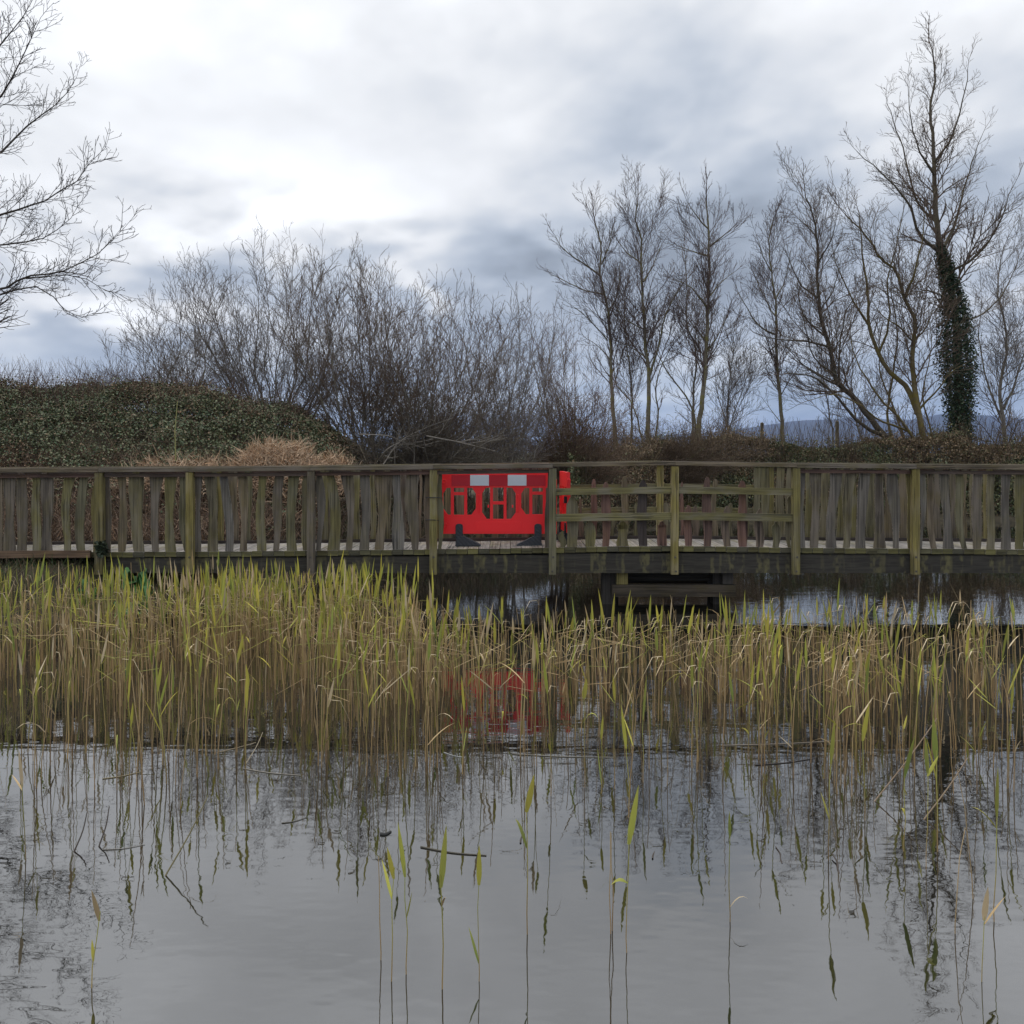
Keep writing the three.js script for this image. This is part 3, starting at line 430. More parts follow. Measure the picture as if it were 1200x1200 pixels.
tree('willow_tree', 'leaning bare willow with a dark trunk slanting up from the bank', 28.7, [
  [[[1085, 562], [1063, 537], [1035, 509], [1013, 481], [998, 463], [983, 451], [973, 410], [964, 380], [958, 343], [958, 293], [952, 247], [944, 231]], 0.17, 0.03, 2.4, 1.2, 0.35],
  [[[973, 407], [942, 400, -.6], [912, 398, -1], [884, 390, -1.3]], 0.05, 0.012, 3.2, 0.8], [[[983, 450], [984, 410, .5], [992, 364, .8], [1010, 336, 1]], 0.05, 0.012, 3, 0.8], [[[958, 349], [936, 330, .5], [921, 293, .8]], 0.05, 0.012, 3.6, 0.9], [[[985, 452], [962, 442, -.6], [935, 422, -1], [920, 404, -1.2]], 0.05, 0.012, 3.4, 0.8],
  [[[1040, 512, -.3], [1016, 502, -.5], [992, 478, -.7], [973, 457, -.9], [952, 441, -1.1], [925, 438, -1.3]], 0.09, 0.02, 3, 0.9, 0.3], [[[958, 310], [972, 285, -.5], [980, 255, -.8]], 0.04, 0.01, 4, 0.9], [[[955, 275], [940, 260, .5], [930, 250, .7]], 0.03, 0.01, 4, 0.9], [[[968, 395, .2], [945, 375, .5], [935, 340, .7], [940, 300, .9]], 0.04, 0.01, 4, 0.9], [[[980, 440, -.2], [955, 420, -.5], [944, 385, -.7], [936, 350, -.8]], 0.04, 0.01, 4, 0.9], [[[961, 365], [978, 335, .5], [986, 300, .8]], 0.035, 0.01, 4, 0.9]], 108, oOld, bark(bt0, 0.095, 0.08, 0.06), twB);
tree('willow_tree', 'many stemmed old willow with mossy ochre limbs beside the ivy clad tree', 28.2, [
  [[[1089, 562], [1087, 537], [1078, 494], [1072, 457], [1070, 410], [1072, 377], [1061, 352], [1050, 318], [1032, 303], [1017, 278], [990, 252]], 0.16, 0.025, 2.4, 1.1, 0.3],
  [[[1061, 349], [1072, 318, -.5], [1081, 278, -.8], [1084, 245, -1]], 0.06, 0.015, 3.4, 0.9], [[[1076, 485, .1], [1063, 454, .4], [1041, 435, .6], [1030, 414, .7], [1017, 380, .8], [1017, 343, .9], [1010, 293, 1], [1007, 250, 1.1]], 0.12, 0.02, 2.6, 1.1, 0.3], [[[1017, 380, .8], [1001, 355, .5], [983, 318, .2], [975, 290, 0]], 0.05, 0.012, 3.6, 0.9],
  [[[1084, 545, -.3], [1060, 497, -.6], [1035, 472, -.9], [1017, 447, -1.1], [1004, 423, -1.2], [996, 395, -1.3]], 0.09, 0.018, 3, 0.9, 0.3], [[[1070, 545, .4], [1055, 500, .6], [1047, 478, .7], [1032, 441, .8], [1030, 405, .9]], 0.08, 0.018, 3, 0.9, 0.3], [[[1077, 480], [1100, 455, -.5], [1115, 436, -.8], [1132, 425, -1]], 0.05, 0.012, 3.4, 0.8], [[[1070, 400], [1052, 382, -.5], [1035, 372, -.8], [1022, 352, -1]], 0.04, 0.012, 3.6, 0.8], [[[1071, 400], [1088, 380, .5], [1098, 345, .8]], 0.04, 0.012, 3.6, 0.9], [[[1100, 545, .2], [1090, 500, .3], [1082, 460, .4], [1092, 410, .5], [1090, 380, .6]], 0.06, 0.012, 3, 0.9, 0.3], [[[1050, 530, .9], [1040, 490, 1], [1046, 440, 1.1], [1052, 390, 1.2], [1044, 340, 1.3], [1050, 290, 1.4]], 0.06, 0.012, 4, 1.0, 0.2], [[[1064, 505, -.3], [1030, 492, -.6], [1000, 470, -.9], [975, 462, -1.1], [945, 470, -1.2]], 0.05, 0.012, 3.4, 0.8, 0.2], [[[1030, 414, .7], [1042, 380, .4], [1040, 330, .2], [1052, 280, 0], [1060, 240, 0]], 0.05, 0.012, 4, 1, 0.2]], 109, oOld, bark(bt1, 0.17, 0.135, 0.065), twB);
const ivyTree = tree('ivy_clad_tree', 'tall tree with thick dark ivy sleeving its trunk', 28.6, [
  [[[1130, 562], [1127, 537], [1124, 463], [1118, 355], [1107, 309], [1100, 287], [1097, 256], [1095, 216], [1094, 176], [1090, 130], [1095, 90], [1092, 60]], 0.27, 0.03, 2.2, 1.3, 0.45],
  [[[1098, 293], [1078, 275, -.6], [1066, 241, -1], [1035, 204, -1.5], [1004, 178, -1.8]], 0.075, 0.014, 3.2, 0.95], [[[1103, 296], [1121, 256, .5], [1131, 216, .9], [1150, 160, 1.2]], 0.075, 0.014, 3, 1], [[[1099, 262], [1076, 238, .5], [1066, 205, .8], [1055, 165, 1.1], [1040, 120, 1.3]], 0.06, 0.014, 3, 1], [[[1095, 205], [1078, 180, -.5], [1068, 140, -.8], [1064, 100, -1]], 0.05, 0.014, 3.2, 1], [[[1095, 190], [1115, 160, -.5], [1128, 120, -.8], [1135, 80, -1]], 0.05, 0.014, 3.2, 1], [[[1110, 320], [1145, 300, -.6], [1170, 262, -1], [1188, 215, -1.2]], 0.06, 0.014, 3.2, 1], [[[1120, 380], [1150, 368, .5], [1178, 340, .9], [1195, 300, 1]], 0.05, 0.014, 3.2, 1], [[[1118, 352], [1085, 340, -.6], [1062, 345, -1], [1040, 338, -1.3]], 0.04, 0.012, 3.4, 0.8]], 110, { ...oOld, boughs: 0.8 }, bark(bt0, 0.12, 0.10, 0.07), twB);
tree('young_willow', 'thin leaning bare sapling next to the right hand fence post in the hedge', 30, [[[[978, 550], [976, 510], [967, 457], [960, 420], [952, 385]], 0.055, 0.012, 5, 0.8, 0.25]], 111, oTall, bkC, twC);
tree('young_willow', 'spindly bare willow rising under the leaning dark trunk', 30.5, [[[[1016, 555], [1011, 520], [1002, 485], [998, 455], [1000, 410]], 0.07, 0.012, 5, 0.9, 0.2], [[[1006, 500], [1018, 470, .4], [1030, 445, .6]], 0.03, 0.01, 5, 0.7]], 112, oTall, bkC, twC);
tree('willow_tree', 'bare willow scrub at the edge of the wood past the ivy clad tree', 31, [[[[1180, 560], [1178, 520], [1172, 460], [1180, 400], [1170, 340], [1176, 290]], 0.12, 0.02, 4, 1.3, 0.1], [[[1178, 500], [1158, 450, .5], [1148, 400, .8], [1150, 350, 1]], 0.06, 0.014, 4, 1.1], [[[1176, 480], [1196, 430, -.5], [1206, 380, -.8]], 0.06, 0.014, 4, 1.1]], 113, oOld, bkC, twC);
console.log('tall trees', TRI);
// the tree just outside to the left, whose boughs reach in
tree('ash_tree', 'bare tree with drooping upturned twigs reaching in above the bramble mound', 16, [
  [[[-70, 540], [-60, 440], [-48, 340], [-40, 240], [-34, 140], [-30, 60]], 0.19, 0.06, 1.6, 0.9, 0.3],
  [[[-50, 350], [0, 338, -.5], [40, 322, -.8], [67, 319, -.9], [90, 311, -1], [117, 295, -1], [135, 278, -1], [146, 268, -1]], 0.05, 0.005, 7, 0.55], [[[30, 326, -.7], [67, 322, -.5], [96, 324, -.3], [120, 340, -.2], [146, 346, -.1]], 0.022, 0.004, 7, 0.4],
  [[[-48, 360], [0, 345, .5], [40, 335, .8], [67, 352, 1], [81, 367, 1.1], [99, 373, 1.1], [114, 366, 1.1]], 0.04, 0.004, 7, 0.4], [[[-42, 270], [10, 250, -.4], [45, 238, -.6], [67, 227, -.7], [87, 215, -.7], [102, 193, -.7], [118, 180, -.7]], 0.045, 0.005, 7, 0.55], [[[-42, 290], [20, 285, .4], [50, 280, .6], [78, 262, .8], [92, 240, .9]], 0.035, 0.004, 7, 0.5],
  [[[-38, 200], [10, 170, .4], [40, 140, .7], [70, 120, .9], [90, 90, 1]], 0.045, 0.005, 6, 0.55], [[[-36, 160], [0, 110, -.4], [24, 70, -.7], [40, 30, -.8]], 0.045, 0.006, 6, 0.6], [[[-33, 110], [10, 40, .3], [40, 0, .5]], 0.04, 0.006, 6, 0.5]], 120,
  { max: 3, dens: [0, 8, 7, 0], ang: 0.75, up: 0.12, wob: 0.5, rmin: 0.0036, fr: 0.6, ymin: -0.9, slim: 0.65 }, bark(bt0, 0.075, 0.063, 0.055), twigMat(0.055, 0.045, 0.042));

// rounded willow bushes: many stems fanning from one stool
function bush(label, D, bx, by, stems, env, seed, o, tm, cm, hw) {
  const r = rng(seed), limbs = [];
  for (let k = 0; k < stems; k++) {
    const f = (k + r()) / stems, c = (env[0] + env[1]) / 2, hwid = (env[1] - env[0]) / 2, tx0 = mix(env[0], env[1], f), e = Math.abs(tx0 - c) / hwid, tx = tx0;
    const top = pl(env[2], tx), ty = top + (r() < 0.45 ? (by - top) * (0.1 + 0.45 * r()) : 4 + 24 * r()) + 26 * e * e * r(), dz = (r() - 0.5) * hw * 2, sx = bx + (tx - c) * 0.16 + (r() - 0.5) * 26, kink = (r() - 0.5) * 14;
    limbs.push([[[sx, by + 6, dz * 0.1], [mix(sx, tx, 0.25), mix(by, ty, 0.19), dz * 0.3], [mix(sx, tx, 0.55) + kink, mix(by, ty, 0.42), dz * 0.6], [mix(sx, tx, 0.83) - kink * 0.5, mix(by, ty, 0.72), dz * 0.85], [tx, ty, dz]], 0.016 + 0.02 * r(), 0.005, 3.4, 1.15, 0.16]);
  }
  return tree('willow_bush', label, D, limbs, seed + 7, o, tm, cm);
}
const oBush = { max: 3, dens: [0, 6, 6.5, 0], ang: 0.62, up: 0.10, wob: 0.55, rmin: 0.0032, fr: 0.52 };
const sky1 = [[60, 455], [100, 425], [130, 395], [170, 362], [230, 318], [290, 300], [330, 296], [380, 305], [430, 318], [480, 330], [530, 348], [560, 364], [600, 356], [640, 360], [680, 385], [720, 440]];
bush('low grey bare bush at the thin end of the thicket above the brambles', 20, 190, 500, 15, [92, 265, sky1.map(([x, y]) => [x, y + 22])], 201, oBush, bkC, twC, 1.3);
bush('largest domed bare willow bush rising behind the bramble mound', 20.5, 318, 515, 26, [160, 430, sky1], 202, oBush, bark(bt0, 0.18, 0.16, 0.14), twC, 1.8);
bush('bare willow bush with reddish brown shoots behind the dead bracken heap', 19.6, 425, 540, 20, [320, 520, sky1.map(([x, y]) => [x, y + 14])], 203, oBush, bkC, twB, 1.5);
bush('dense bare willow bush with low bleached branches over the handrail', 19.0, 505, 560, 20, [420, 590, sky1.map(([x, y]) => [x, y + 8])], 204, oBush, bark(bt0, 0.20, 0.18, 0.155), twB, 1.5);
bush('open grey bare bush with a crooked dark stem behind the red barrier', 20.5, 594, 560, 12, [540, 660, sky1], 205, oBush, bkC, twC, 1.2);
bush('reddish bare bush beside the slender trees, above the red barrier', 22.5, 668, 560, 12, [615, 725, sky1.map(([x, y]) => [x, y + 18])], 206, oBush, bkB, twigMat(0.16, 0.105, 0.08), 1.2);
bush('bare scrub bush in the gap behind the dense bushes', 25, 560, 555, 12, [480, 640, sky1.map(([x, y]) => [x, y + 45])], 207, oBush, bkC, twC, 1.5);
console.log('bushes', TRI);
const oScrub = { max: 3, dens: [0, 7, 7, 0], ang: 0.8, up: 0.03, wob: 0.7, rmin: 0.0036, fr: 0.55 };
bush('low reddish brown scrub crowding the foot of the slender trees', 22, 668, 556, 26, [592, 735, [[590, 505], [620, 482], [665, 470], [700, 486], [740, 508]]], 211, oScrub, bkB, twigMat(0.15, 0.10, 0.065), 1.3);
bush('low tangled dark scrub under the dense bushes behind the handrail', 18.6, 500, 566, 30, [405, 600, [[400, 520], [440, 498], [500, 488], [560, 500], [605, 520]]], 212, oScrub, bkC, twigMat(0.12, 0.10, 0.075), 1.0);
bush('low brown scrub along the far bank under the open railing trees', 26.2, 790, 556, 30, [700, 880, [[690, 505], [740, 500], [800, 494], [850, 500], [890, 515]]], 213, oScrub, bkB, twigMat(0.14, 0.10, 0.065), 0.8);
{ // bleached dead branches lying low over the bank behind the handrail
  const lists = [[[575, 500, 560, 506], [[445, 548], [470, 520], [498, 500], [530, 488]]], [[], [[440, 545], [452, 530], [466, 516]]], [[], [[462, 545], [465, 530], [463, 516]]], [[], [[488, 545], [489, 520], [494, 505]]], [[], [[420, 507], [455, 512], [480, 520], [505, 516]]], [[], [[500, 512], [540, 520], [580, 528]]], [[], [[494, 515], [500, 530], [506, 545]]]];
  const B = new GB(), r = rng(4), oD = { max: 2, dens: [0, 4, 0], ang: 0.7, up: 0.03, wob: 0.6, rmin: 0.004, fr: 0.5 };
  for (const [, pts] of lists) { const c = curve(pts.map(([x, y]) => P(x + (r() - 0.5) * 6, y + (r() - 0.5) * 6, 17.2 + r() * 0.9)), 10); B.tube(c, 0.013, 0.006, 5); for (let k = 0; k < 4; k++) branchAt(B, r, c, 0.2 + 0.75 * r(), r() * 6, 0.4 + 0.5 * r(), 0.006, 1, oD); }
  tag(mesh('dead_branch', B.geo(), twigMat(0.24, 0.215, 0.18)), 'bleached dead branch sprawling low between the bushes and handrail', 'branch');
}

// ---------------------------------------------------------------- brambles, bracken, hedge, ivy
const leafG = (() => { const g = new THREE.BufferGeometry(); const p = [0, 0, 0, -0.5, 0.16, 0.5, 0, -0.06, 0.5, 0.5, 0.16, 0.5, -0.3, 0.1, 0.9, 0.3, 0.1, 0.9, 0, -0.03, 1.25]; g.setAttribute('position', new THREE.Float32BufferAttribute(p, 3)); g.setIndex([0, 2, 1, 0, 3, 2, 1, 2, 4, 2, 3, 5, 2, 6, 4, 2, 5, 6]); g.computeVertexNormals(); return g; })();
const bladeG = (() => { const g = new THREE.BufferGeometry(); const p = [-0.5, 0, 0, 0.5, 0, 0, -0.42, 0.4, 0.04, 0.42, 0.4, 0.04, -0.25, 0.75, 0.14, 0.25, 0.75, 0.14, 0, 1, 0.28]; g.setAttribute('position', new THREE.Float32BufferAttribute(p, 3)); g.setIndex([0, 1, 2, 1, 3, 2, 2, 3, 4, 3, 5, 4, 4, 5, 6]); g.computeVertexNormals(); return g; })();
const leafMat = new THREE.MeshStandardMaterial({ color: 0xffffff, roughness: 0.6, side: THREE.DoubleSide });
const strawMat = new THREE.MeshStandardMaterial({ color: 0xffffff, roughness: 0.85, side: THREE.DoubleSide });
function scatter(name, geo, mat, items, parent = scene) {      // items: [pos, euler, scaleVec, color]
  const m = new THREE.InstancedMesh(geo, mat, items.length), M = new THREE.Matrix4(), q = new THREE.Quaternion(), C = new THREE.Color();
  items.forEach(([p, e, s, c], k) => { q.setFromEuler(e); M.compose(p, q, s); m.setMatrixAt(k, M); m.setColorAt(k, C.setRGB(c[0], c[1], c[2])); });
  m.name = parent === scene ? numbered(name) : name; m.castShadow = m.receiveShadow = true; parent.add(m); return m;
}
const eul = (r, tilt) => new THREE.Euler((r() - 0.5) * tilt, r() * 6.283, (r() - 0.5) * tilt, 'YXZ');
{ // ivy and bramble thicket over the mound
  const r = rng(301), it = [], canes = new GB();
  for (let k = 0; k < 190000; k++) {
    const x = mix(-14, -2.2, r()), D = 14.4 + 6.2 * Math.pow(r(), 0.75), g = groundH(x, -D); if (g < 0.5) continue;
    const lump = 0.55 * fbm(x * 1.1 + 30, D * 1.1 + 40, 15, 3) * ss(14.4, 16, D) * ss(-2.4, -3.6, x), dense = fbm(x * 2.2, D * 2.2 + 5, 16, 3); const dep = Math.pow(r(), 2.2) * 0.35;
    if (g < 1.7 && r() < ss(1.8, 1.1, g) * 0.8) continue; if (dense < 0.36 && r() < 0.7) continue;
    const br = fbm(x * 0.9 + 7, D * 1.2 + 9, 18, 3), c = r() < 0.10 + 0.55 * ss(0.5, 0.7, br) ? col3(0.22, 0.15, 0.09, 0.4, r) : r() < 0.45 ? col3(0.09, 0.125, 0.06, 0.4, r) : col3(0.16, 0.17, 0.09, 0.4, r), s = 0.024 + 0.026 * r();
    it.push([V(x, g + lump * 1.3 + 0.12 - dep + 0.08 * (r() - 0.5) + (r() < 0.12 ? 0.3 * r() * r() : 0), -D), eul(r, 2.2), V(s, s, s), c]);
  }
  const b = grp('bramble_thicket', V(0, 0, 0)); tag(b, 'ivy and bramble thicket covering the mound behind the palings', 'brambles');
  tag(scatter('foliage', leafG, leafMat, it, b), null, null, null, 'stuff');
  for (let k = 0; k < 900; k++) { const x = mix(-12, -2.6, r()), D = 14.2 + 6 * r(), g = groundH(x, -D), a = r() * 6.28, L = 0.5 + 0.9 * r(), h = 0.3 + 0.5 * r(); const p0 = V(x, g, -D), c = r() < 0.25 ? 1 : 0; canes.tube([p0, V(x + Math.cos(a) * L * 0.3, g + h, -D + Math.sin(a) * L * 0.3), V(x + Math.cos(a) * L * 0.7, g + h * 1.05, -D + Math.sin(a) * L * 0.7), V(x + Math.cos(a) * L, g + h * 0.6, -D + Math.sin(a) * L)], 0.005, 0.003, 3, c ? [0.24, 0.19, 0.12] : [0.10, 0.065, 0.045]); }
  for (let k = 0; k < 900; k++) { const x = mix(-12, -4.4, Math.pow(r(), 1.1)), D = 17.6 + 2.6 * r(), g = groundH(x, -D); canes.tube([V(x, g, -D), V(x + (r() - 0.5) * 0.3, g + 0.5, -D), V(x + (r() - 0.5) * 0.7, g + 0.7 + 0.5 * r(), -D + (r() - 0.5) * 0.3)], 0.005, 0.002, 3, [0.11, 0.06, 0.045]); }
  tag(mesh('canes', canes.geo(), vcMat({ roughness: 0.9 }), b), null, null, null, 'stuff');
  const st = new GB(); st.tube([P(206, 540, 15), P(205, 505, 15), P(208, 470, 15.1)], 0.012, 0.006, 5, [0.26, 0.25, 0.09]); tag(mesh('dry_stalk', st.geo(), vcMat()), 'single pale upright stalk standing in the bramble thicket', 'stalk');
}
{ // dead bracken: heaps behind the handrail and litter down the slope
  const r = rng(311);
  const heap = (label, cx, D, w, h, y0, n) => { const it = []; for (let k = 0; k < n; k++) { const a = r() * 6.28, q = Math.sqrt(r()), x = cx + Math.cos(a) * q * w, z = -D + Math.sin(a) * q * 0.9, y = y0 + h * Math.pow(Math.max(0, 1 - q * q), 0.7) * (0.55 + 0.25 * r() + 0.5 * fbm(x * 3, z * 3 + 90, 66, 3)) - 0.2 * r(); const L = 0.12 + 0.22 * r(), W = 0.006 + 0.012 * r(); it.push([V(x, y, z), eul(r, 3.2), V(W, L, L), r() < 0.5 ? col3(0.42, 0.29, 0.19, 0.35, r) : col3(0.58, 0.43, 0.29, 0.35, r)]); } return tag(tag(scatter('dead_bracken', bladeG, strawMat, it), label, 'bracken', 'heaps of dead bracken'), null, null, null, 'stuff'); };
  heap('tall peaked heap of dead tan bracken against the bramble slope', -4.45, 16.2, 1.1, 1.15, 1.33, 6500);
  heap('low heap of dead tan bracken just above the handrail', -6.1, 16.1, 1.5, 0.62, 1.5, 5000);
  heap('small tuft of dead bracken tumbling down the mound towards the bushes', -3.5, 16.7, 0.55, 0.85, 1.3, 2200);
  const it = []; for (let k = 0; k < 20000; k++) { const x = mix(-10, -2.2, r()), D = 13.95 + 2.6 * r(), g = groundH(x, -D); if (g < 0.15) continue; const L = 0.14 + 0.3 * r(), W = 0.005 + 0.011 * r(); it.push([V(x, g + 0.25 * r(), -D), eul(r, 2.4), V(W, L, L), r() < 0.55 ? col3(0.13, 0.085, 0.06, 0.5, r) : col3(0.30, 0.21, 0.14, 0.4, r)]); }
  tag(scatter('bracken_litter', bladeG, strawMat, it), 'dead bracken and grass littering the slope behind the palings', 'bracken', null, 'stuff');
}
{ // hedge along the far bank
  const r = rng(321), it = [], st = new GB();
  const top = x => pl([[-3, 2.0], [0, 2.3], [2.2, 2.35], [4, 2.55], [6, 2.62], [9, 2.75], [12, 2.7], [16, 2.75], [26, 2.8]], x);
  const front = x => pl(shore, x) + 0.3;
  for (let k = 0; k < 150000; k++) {
    const x = mix(1.4, 20, r()), t = Math.pow(r(), 0.7), f = front(x), lump = fbm(x * 0.9 + 12, 4, 33, 3), T = top(x) - 0.34 + 0.9 * (lump - 0.5); let y, D;
    if (r() < 0.66) { y = mix(0.1, T, t); D = f + 0.5 * Math.pow(y / T, 2) + 0.35 * Math.pow(r(), 2) + 0.5 * (fbm(x * 1.7, y * 1.7 + 8, 35, 3) - 0.5); } else { y = T + 0.1 - 0.25 * r() * r() + 0.6 * (fbm(x * 2.4, 0, 36, 3) - 0.45) * r() + (r() < 0.1 ? 0.35 * r() : 0); D = f + 0.4 + 2.2 * r(); }
    const z = fbm(x * 1.3 + 3, y * 2 + D, 37, 3); if (z < 0.36 && r() < 0.75) continue;
    const brn = ss(0.42, 0.6, fbm(x * 0.55 + 9, y * 0.9 + 2, 38, 3) + (y > T - 0.5 ? 0.06 : 0)); const c = r() < brn * 0.75 + 0.1 ? col3(0.23, 0.165, 0.095, 0.4, r) : r() < 0.5 ? col3(0.105, 0.13, 0.06, 0.4, r) : col3(0.18, 0.175, 0.08, 0.4, r), s = 0.03 + 0.035 * r();
    it.push([V(x, y, -D), eul(r, 2.4), V(s, s, s), c]);
  }
  const h = grp('bramble_hedge', V(6, 0, -27)); tag(h, 'brown green bramble hedge along the far bank', 'hedge');
  for (const i of it) i[0].sub(h.position); tag(scatter('foliage', leafG, leafMat, it, h), null, null, null, 'stuff');
  for (let k = 0; k < 2600; k++) { const x = mix(1.4, 19, r()), f = front(x) + 0.2 + 1.2 * r(), T = top(x); const p = V(x, 0.3, -f).sub(h.position), L = T * (0.75 + 0.5 * r()) - 0.3, a = r() * 6.28, b = 0.2 + 0.5 * r(); st.tube([p, p.clone().add(V(Math.cos(a) * b * 0.4, L * 0.6, Math.sin(a) * b * 0.4)), p.clone().add(V(Math.cos(a) * b * 1.2, L, Math.sin(a) * b))], 0.010, 0.003, 3, r() < 0.6 ? [0.10, 0.07, 0.05] : [0.16, 0.12, 0.07]); }
  tag(mesh('stems', st.geo(), vcMat({ roughness: 0.9 }), h), null, null, null, 'stuff');
  // reedy undergrowth and litter under the bushes, down to the water
  const un = []; for (let k = 0; k < 18000; k++) { const x = mix(-3.4, 4.5, r()), f = pl(shore, x), D = f + 0.05 + 3.2 * Math.pow(r(), 1.3), g = groundH(x, -D); const L = 0.15 + 0.4 * r(), W = 0.006 + 0.016 * r(); un.push([V(x, Math.max(0, g) + 0.4 * Math.pow(r(), 1.5), -D), eul(r, 1.8), V(W, L, L), r() < 0.5 ? col3(0.10, 0.072, 0.05, 0.4, r) : r() < 0.5 ? col3(0.07, 0.08, 0.035, 0.4, r) : col3(0.17, 0.13, 0.08, 0.4, r)]); }
  tag(scatter('undergrowth', bladeG, strawMat, un), 'tangled brown undergrowth on the bank below the bare bushes', 'undergrowth', null, 'stuff');
}
{ // ivy on the big trunk
  const r = rng(331), it = [], tr = [[562, 1130], [537, 1127], [463, 1124], [355, 1118], [309, 1107], [285, 1100]], base = ivyTree.position;
  for (let k = 0; k < 24000; k++) { const py = mix(285, 560, Math.pow(r(), 0.85)), px = pl([...tr].reverse(), py), R = pl([[285, 0.1], [300, 0.18], [340, 0.32], [380, 0.5], [420, 0.56], [460, 0.46], [500, 0.36], [560, 0.32]], py) * (0.5 + 0.95 * fbm(py * 0.08, Math.floor(k % 7) * 3.1, 44, 3)) * (0.55 + 0.65 * Math.pow(r(), 1.5)), a = r() * 6.28, p = P(px, py, 28.6).sub(base); p.x += Math.cos(a) * R; p.z += Math.sin(a) * R; const s = 0.032 + 0.04 * r(); it.push([p, eul(r, 2.6), V(s, s, s), r() < 0.85 ? col3(0.036, 0.062, 0.028, 0.5, r) : col3(0.09, 0.07, 0.04, 0.4, r)]); }
  tag(scatter('ivy', leafG, leafMat, it, ivyTree), 'dark green ivy', null, null, 'stuff');
}
{ // fence posts standing out of the hedge
  const r = rng(5), mk = (px, y0, label) => { const D = 32, g = grp('fence_post', P(px, 530, D).setY(0.5)); const h = P(px, y0, D).y - 0.5; const b = box(0.1, h, 0.1, 'y', [px, 0]); b.translate(0, h / 2, 0); mesh('shaft', b, wmat(wt1, 0.22, 0.19, 0.12), g); const c = new THREE.ConeGeometry(0.075, 0.05, 4); c.rotateY(Math.PI / 4); c.translate(0, h + 0.024, 0); mesh('cap', c, wmat(wt1, 0.2, 0.17, 0.11), g); tag(g, label, 'post', 'fence posts in the hedge'); };
  mk(893, 496, 'square fence post beside the straight tree with the ivy green foot'); mk(981, 494, 'square fence post standing under the leaning willow');
}
console.log('foliage done');

// ---------------------------------------------------------------- near bank plants
const grassMat = vcMat({ roughness: 0.6 });
{
  const r = rng(401);
  const weed = (px, py, D, n, L, label) => { const p = P(px, py, D), gy = Math.max(0, groundH(p.x, p.z)); const g = grp('broad_leaved_weed', V(p.x, gy, p.z)); const h = Math.max(0.05, p.y - gy); for (let k = 0; k < n; k++) { const a = r() * 6.28, l = L * (0.6 + 0.6 * r()), q = V(Math.cos(a), 0, Math.sin(a)), B = new GB(); B.blade([V(0, h * 0.2, 0), q.clone().multiplyScalar(l * 0.35).setY(h * (0.6 + 0.5 * r())), q.clone().multiplyScalar(l * 0.7).setY(h * (0.8 + 0.5 * r())), q.clone().multiplyScalar(l).setY(h * (0.6 + 0.4 * r()))], l * 0.26, V(-q.z, 0, q.x), col3(0.045, 0.14, 0.03, 0.35, r), 0.35); mesh('leaf', B.geo(), grassMat, g); } tag(g, label, 'weed', 'green weeds on the near bank'); };
  weed(162, 678, 11.2, 12, 0.22, 'bright green broad leaved weed under the bridge beam'); weed(150, 712, 10.6, 12, 0.2, 'green weed low among the reeds on the bank'); weed(170, 690, 11.0, 9, 0.18, 'second clump of green weed under the bridge beam'); weed(105, 690, 11.0, 8, 0.16, 'small dark green weed below the edging board');
  const it = []; for (let k = 0; k < 9000; k++) { const x = mix(-9, -4.3, r()), D = mix(9.9, 12.9, r()), g = groundH(x, -D); if (g < 0.02) continue; const L = 0.06 + 0.16 * r(), W = 0.004 + 0.008 * r(); it.push([V(x, g, -D), eul(r, 1.6), V(W, L, L), r() < 0.35 ? col3(0.05, 0.09, 0.03, 0.4, r) : r() < 0.5 ? col3(0.11, 0.10, 0.04, 0.4, r) : col3(0.15, 0.11, 0.07, 0.5, r)]); }
  tag(scatter('bank_grass', bladeG, strawMat, it), 'rough grass and dead leaves on the bank under the bridge end', 'grass', null, 'stuff');
  const iv = []; for (let k = 0; k < 260; k++) { const p = P(119 + (r() - 0.5) * 9, 643 + (r() - 0.5) * 14, 12.0 + (r() - 0.5) * 0.1); const s = 0.03 + 0.025 * r(); iv.push([p, eul(r, 2.5), V(s, s, s), col3(0.035, 0.05, 0.025, 0.4, r)]); }
  tag(scatter('ivy_tuft', leafG, leafMat, iv), 'tuft of dark ivy at the foot of the post where the deck meets the bank', 'ivy', null, 'stuff');
}

// ---------------------------------------------------------------- reeds
const RC = { tan: [0.42, 0.285, 0.125], brown: [0.23, 0.14, 0.065], green: [0.26, 0.275, 0.075], yellow: [0.50, 0.42, 0.06], lime: [0.27, 0.31, 0.05], pale: [0.55, 0.45, 0.29], deep: [0.09, 0.16, 0.04] };
const mc = (a, b, t) => [mix(a[0], b[0], t), mix(a[1], b[1], t), mix(a[2], b[2], t)];
const jc = (c, r, j = 0.3) => { const s = 1 + (r() - 0.5) * 2 * j; return [c[0] * s, c[1] * s, c[2] * s]; };
const REED = new THREE.MeshStandardMaterial({ vertexColors: true, roughness: 0.7, side: THREE.DoubleSide });
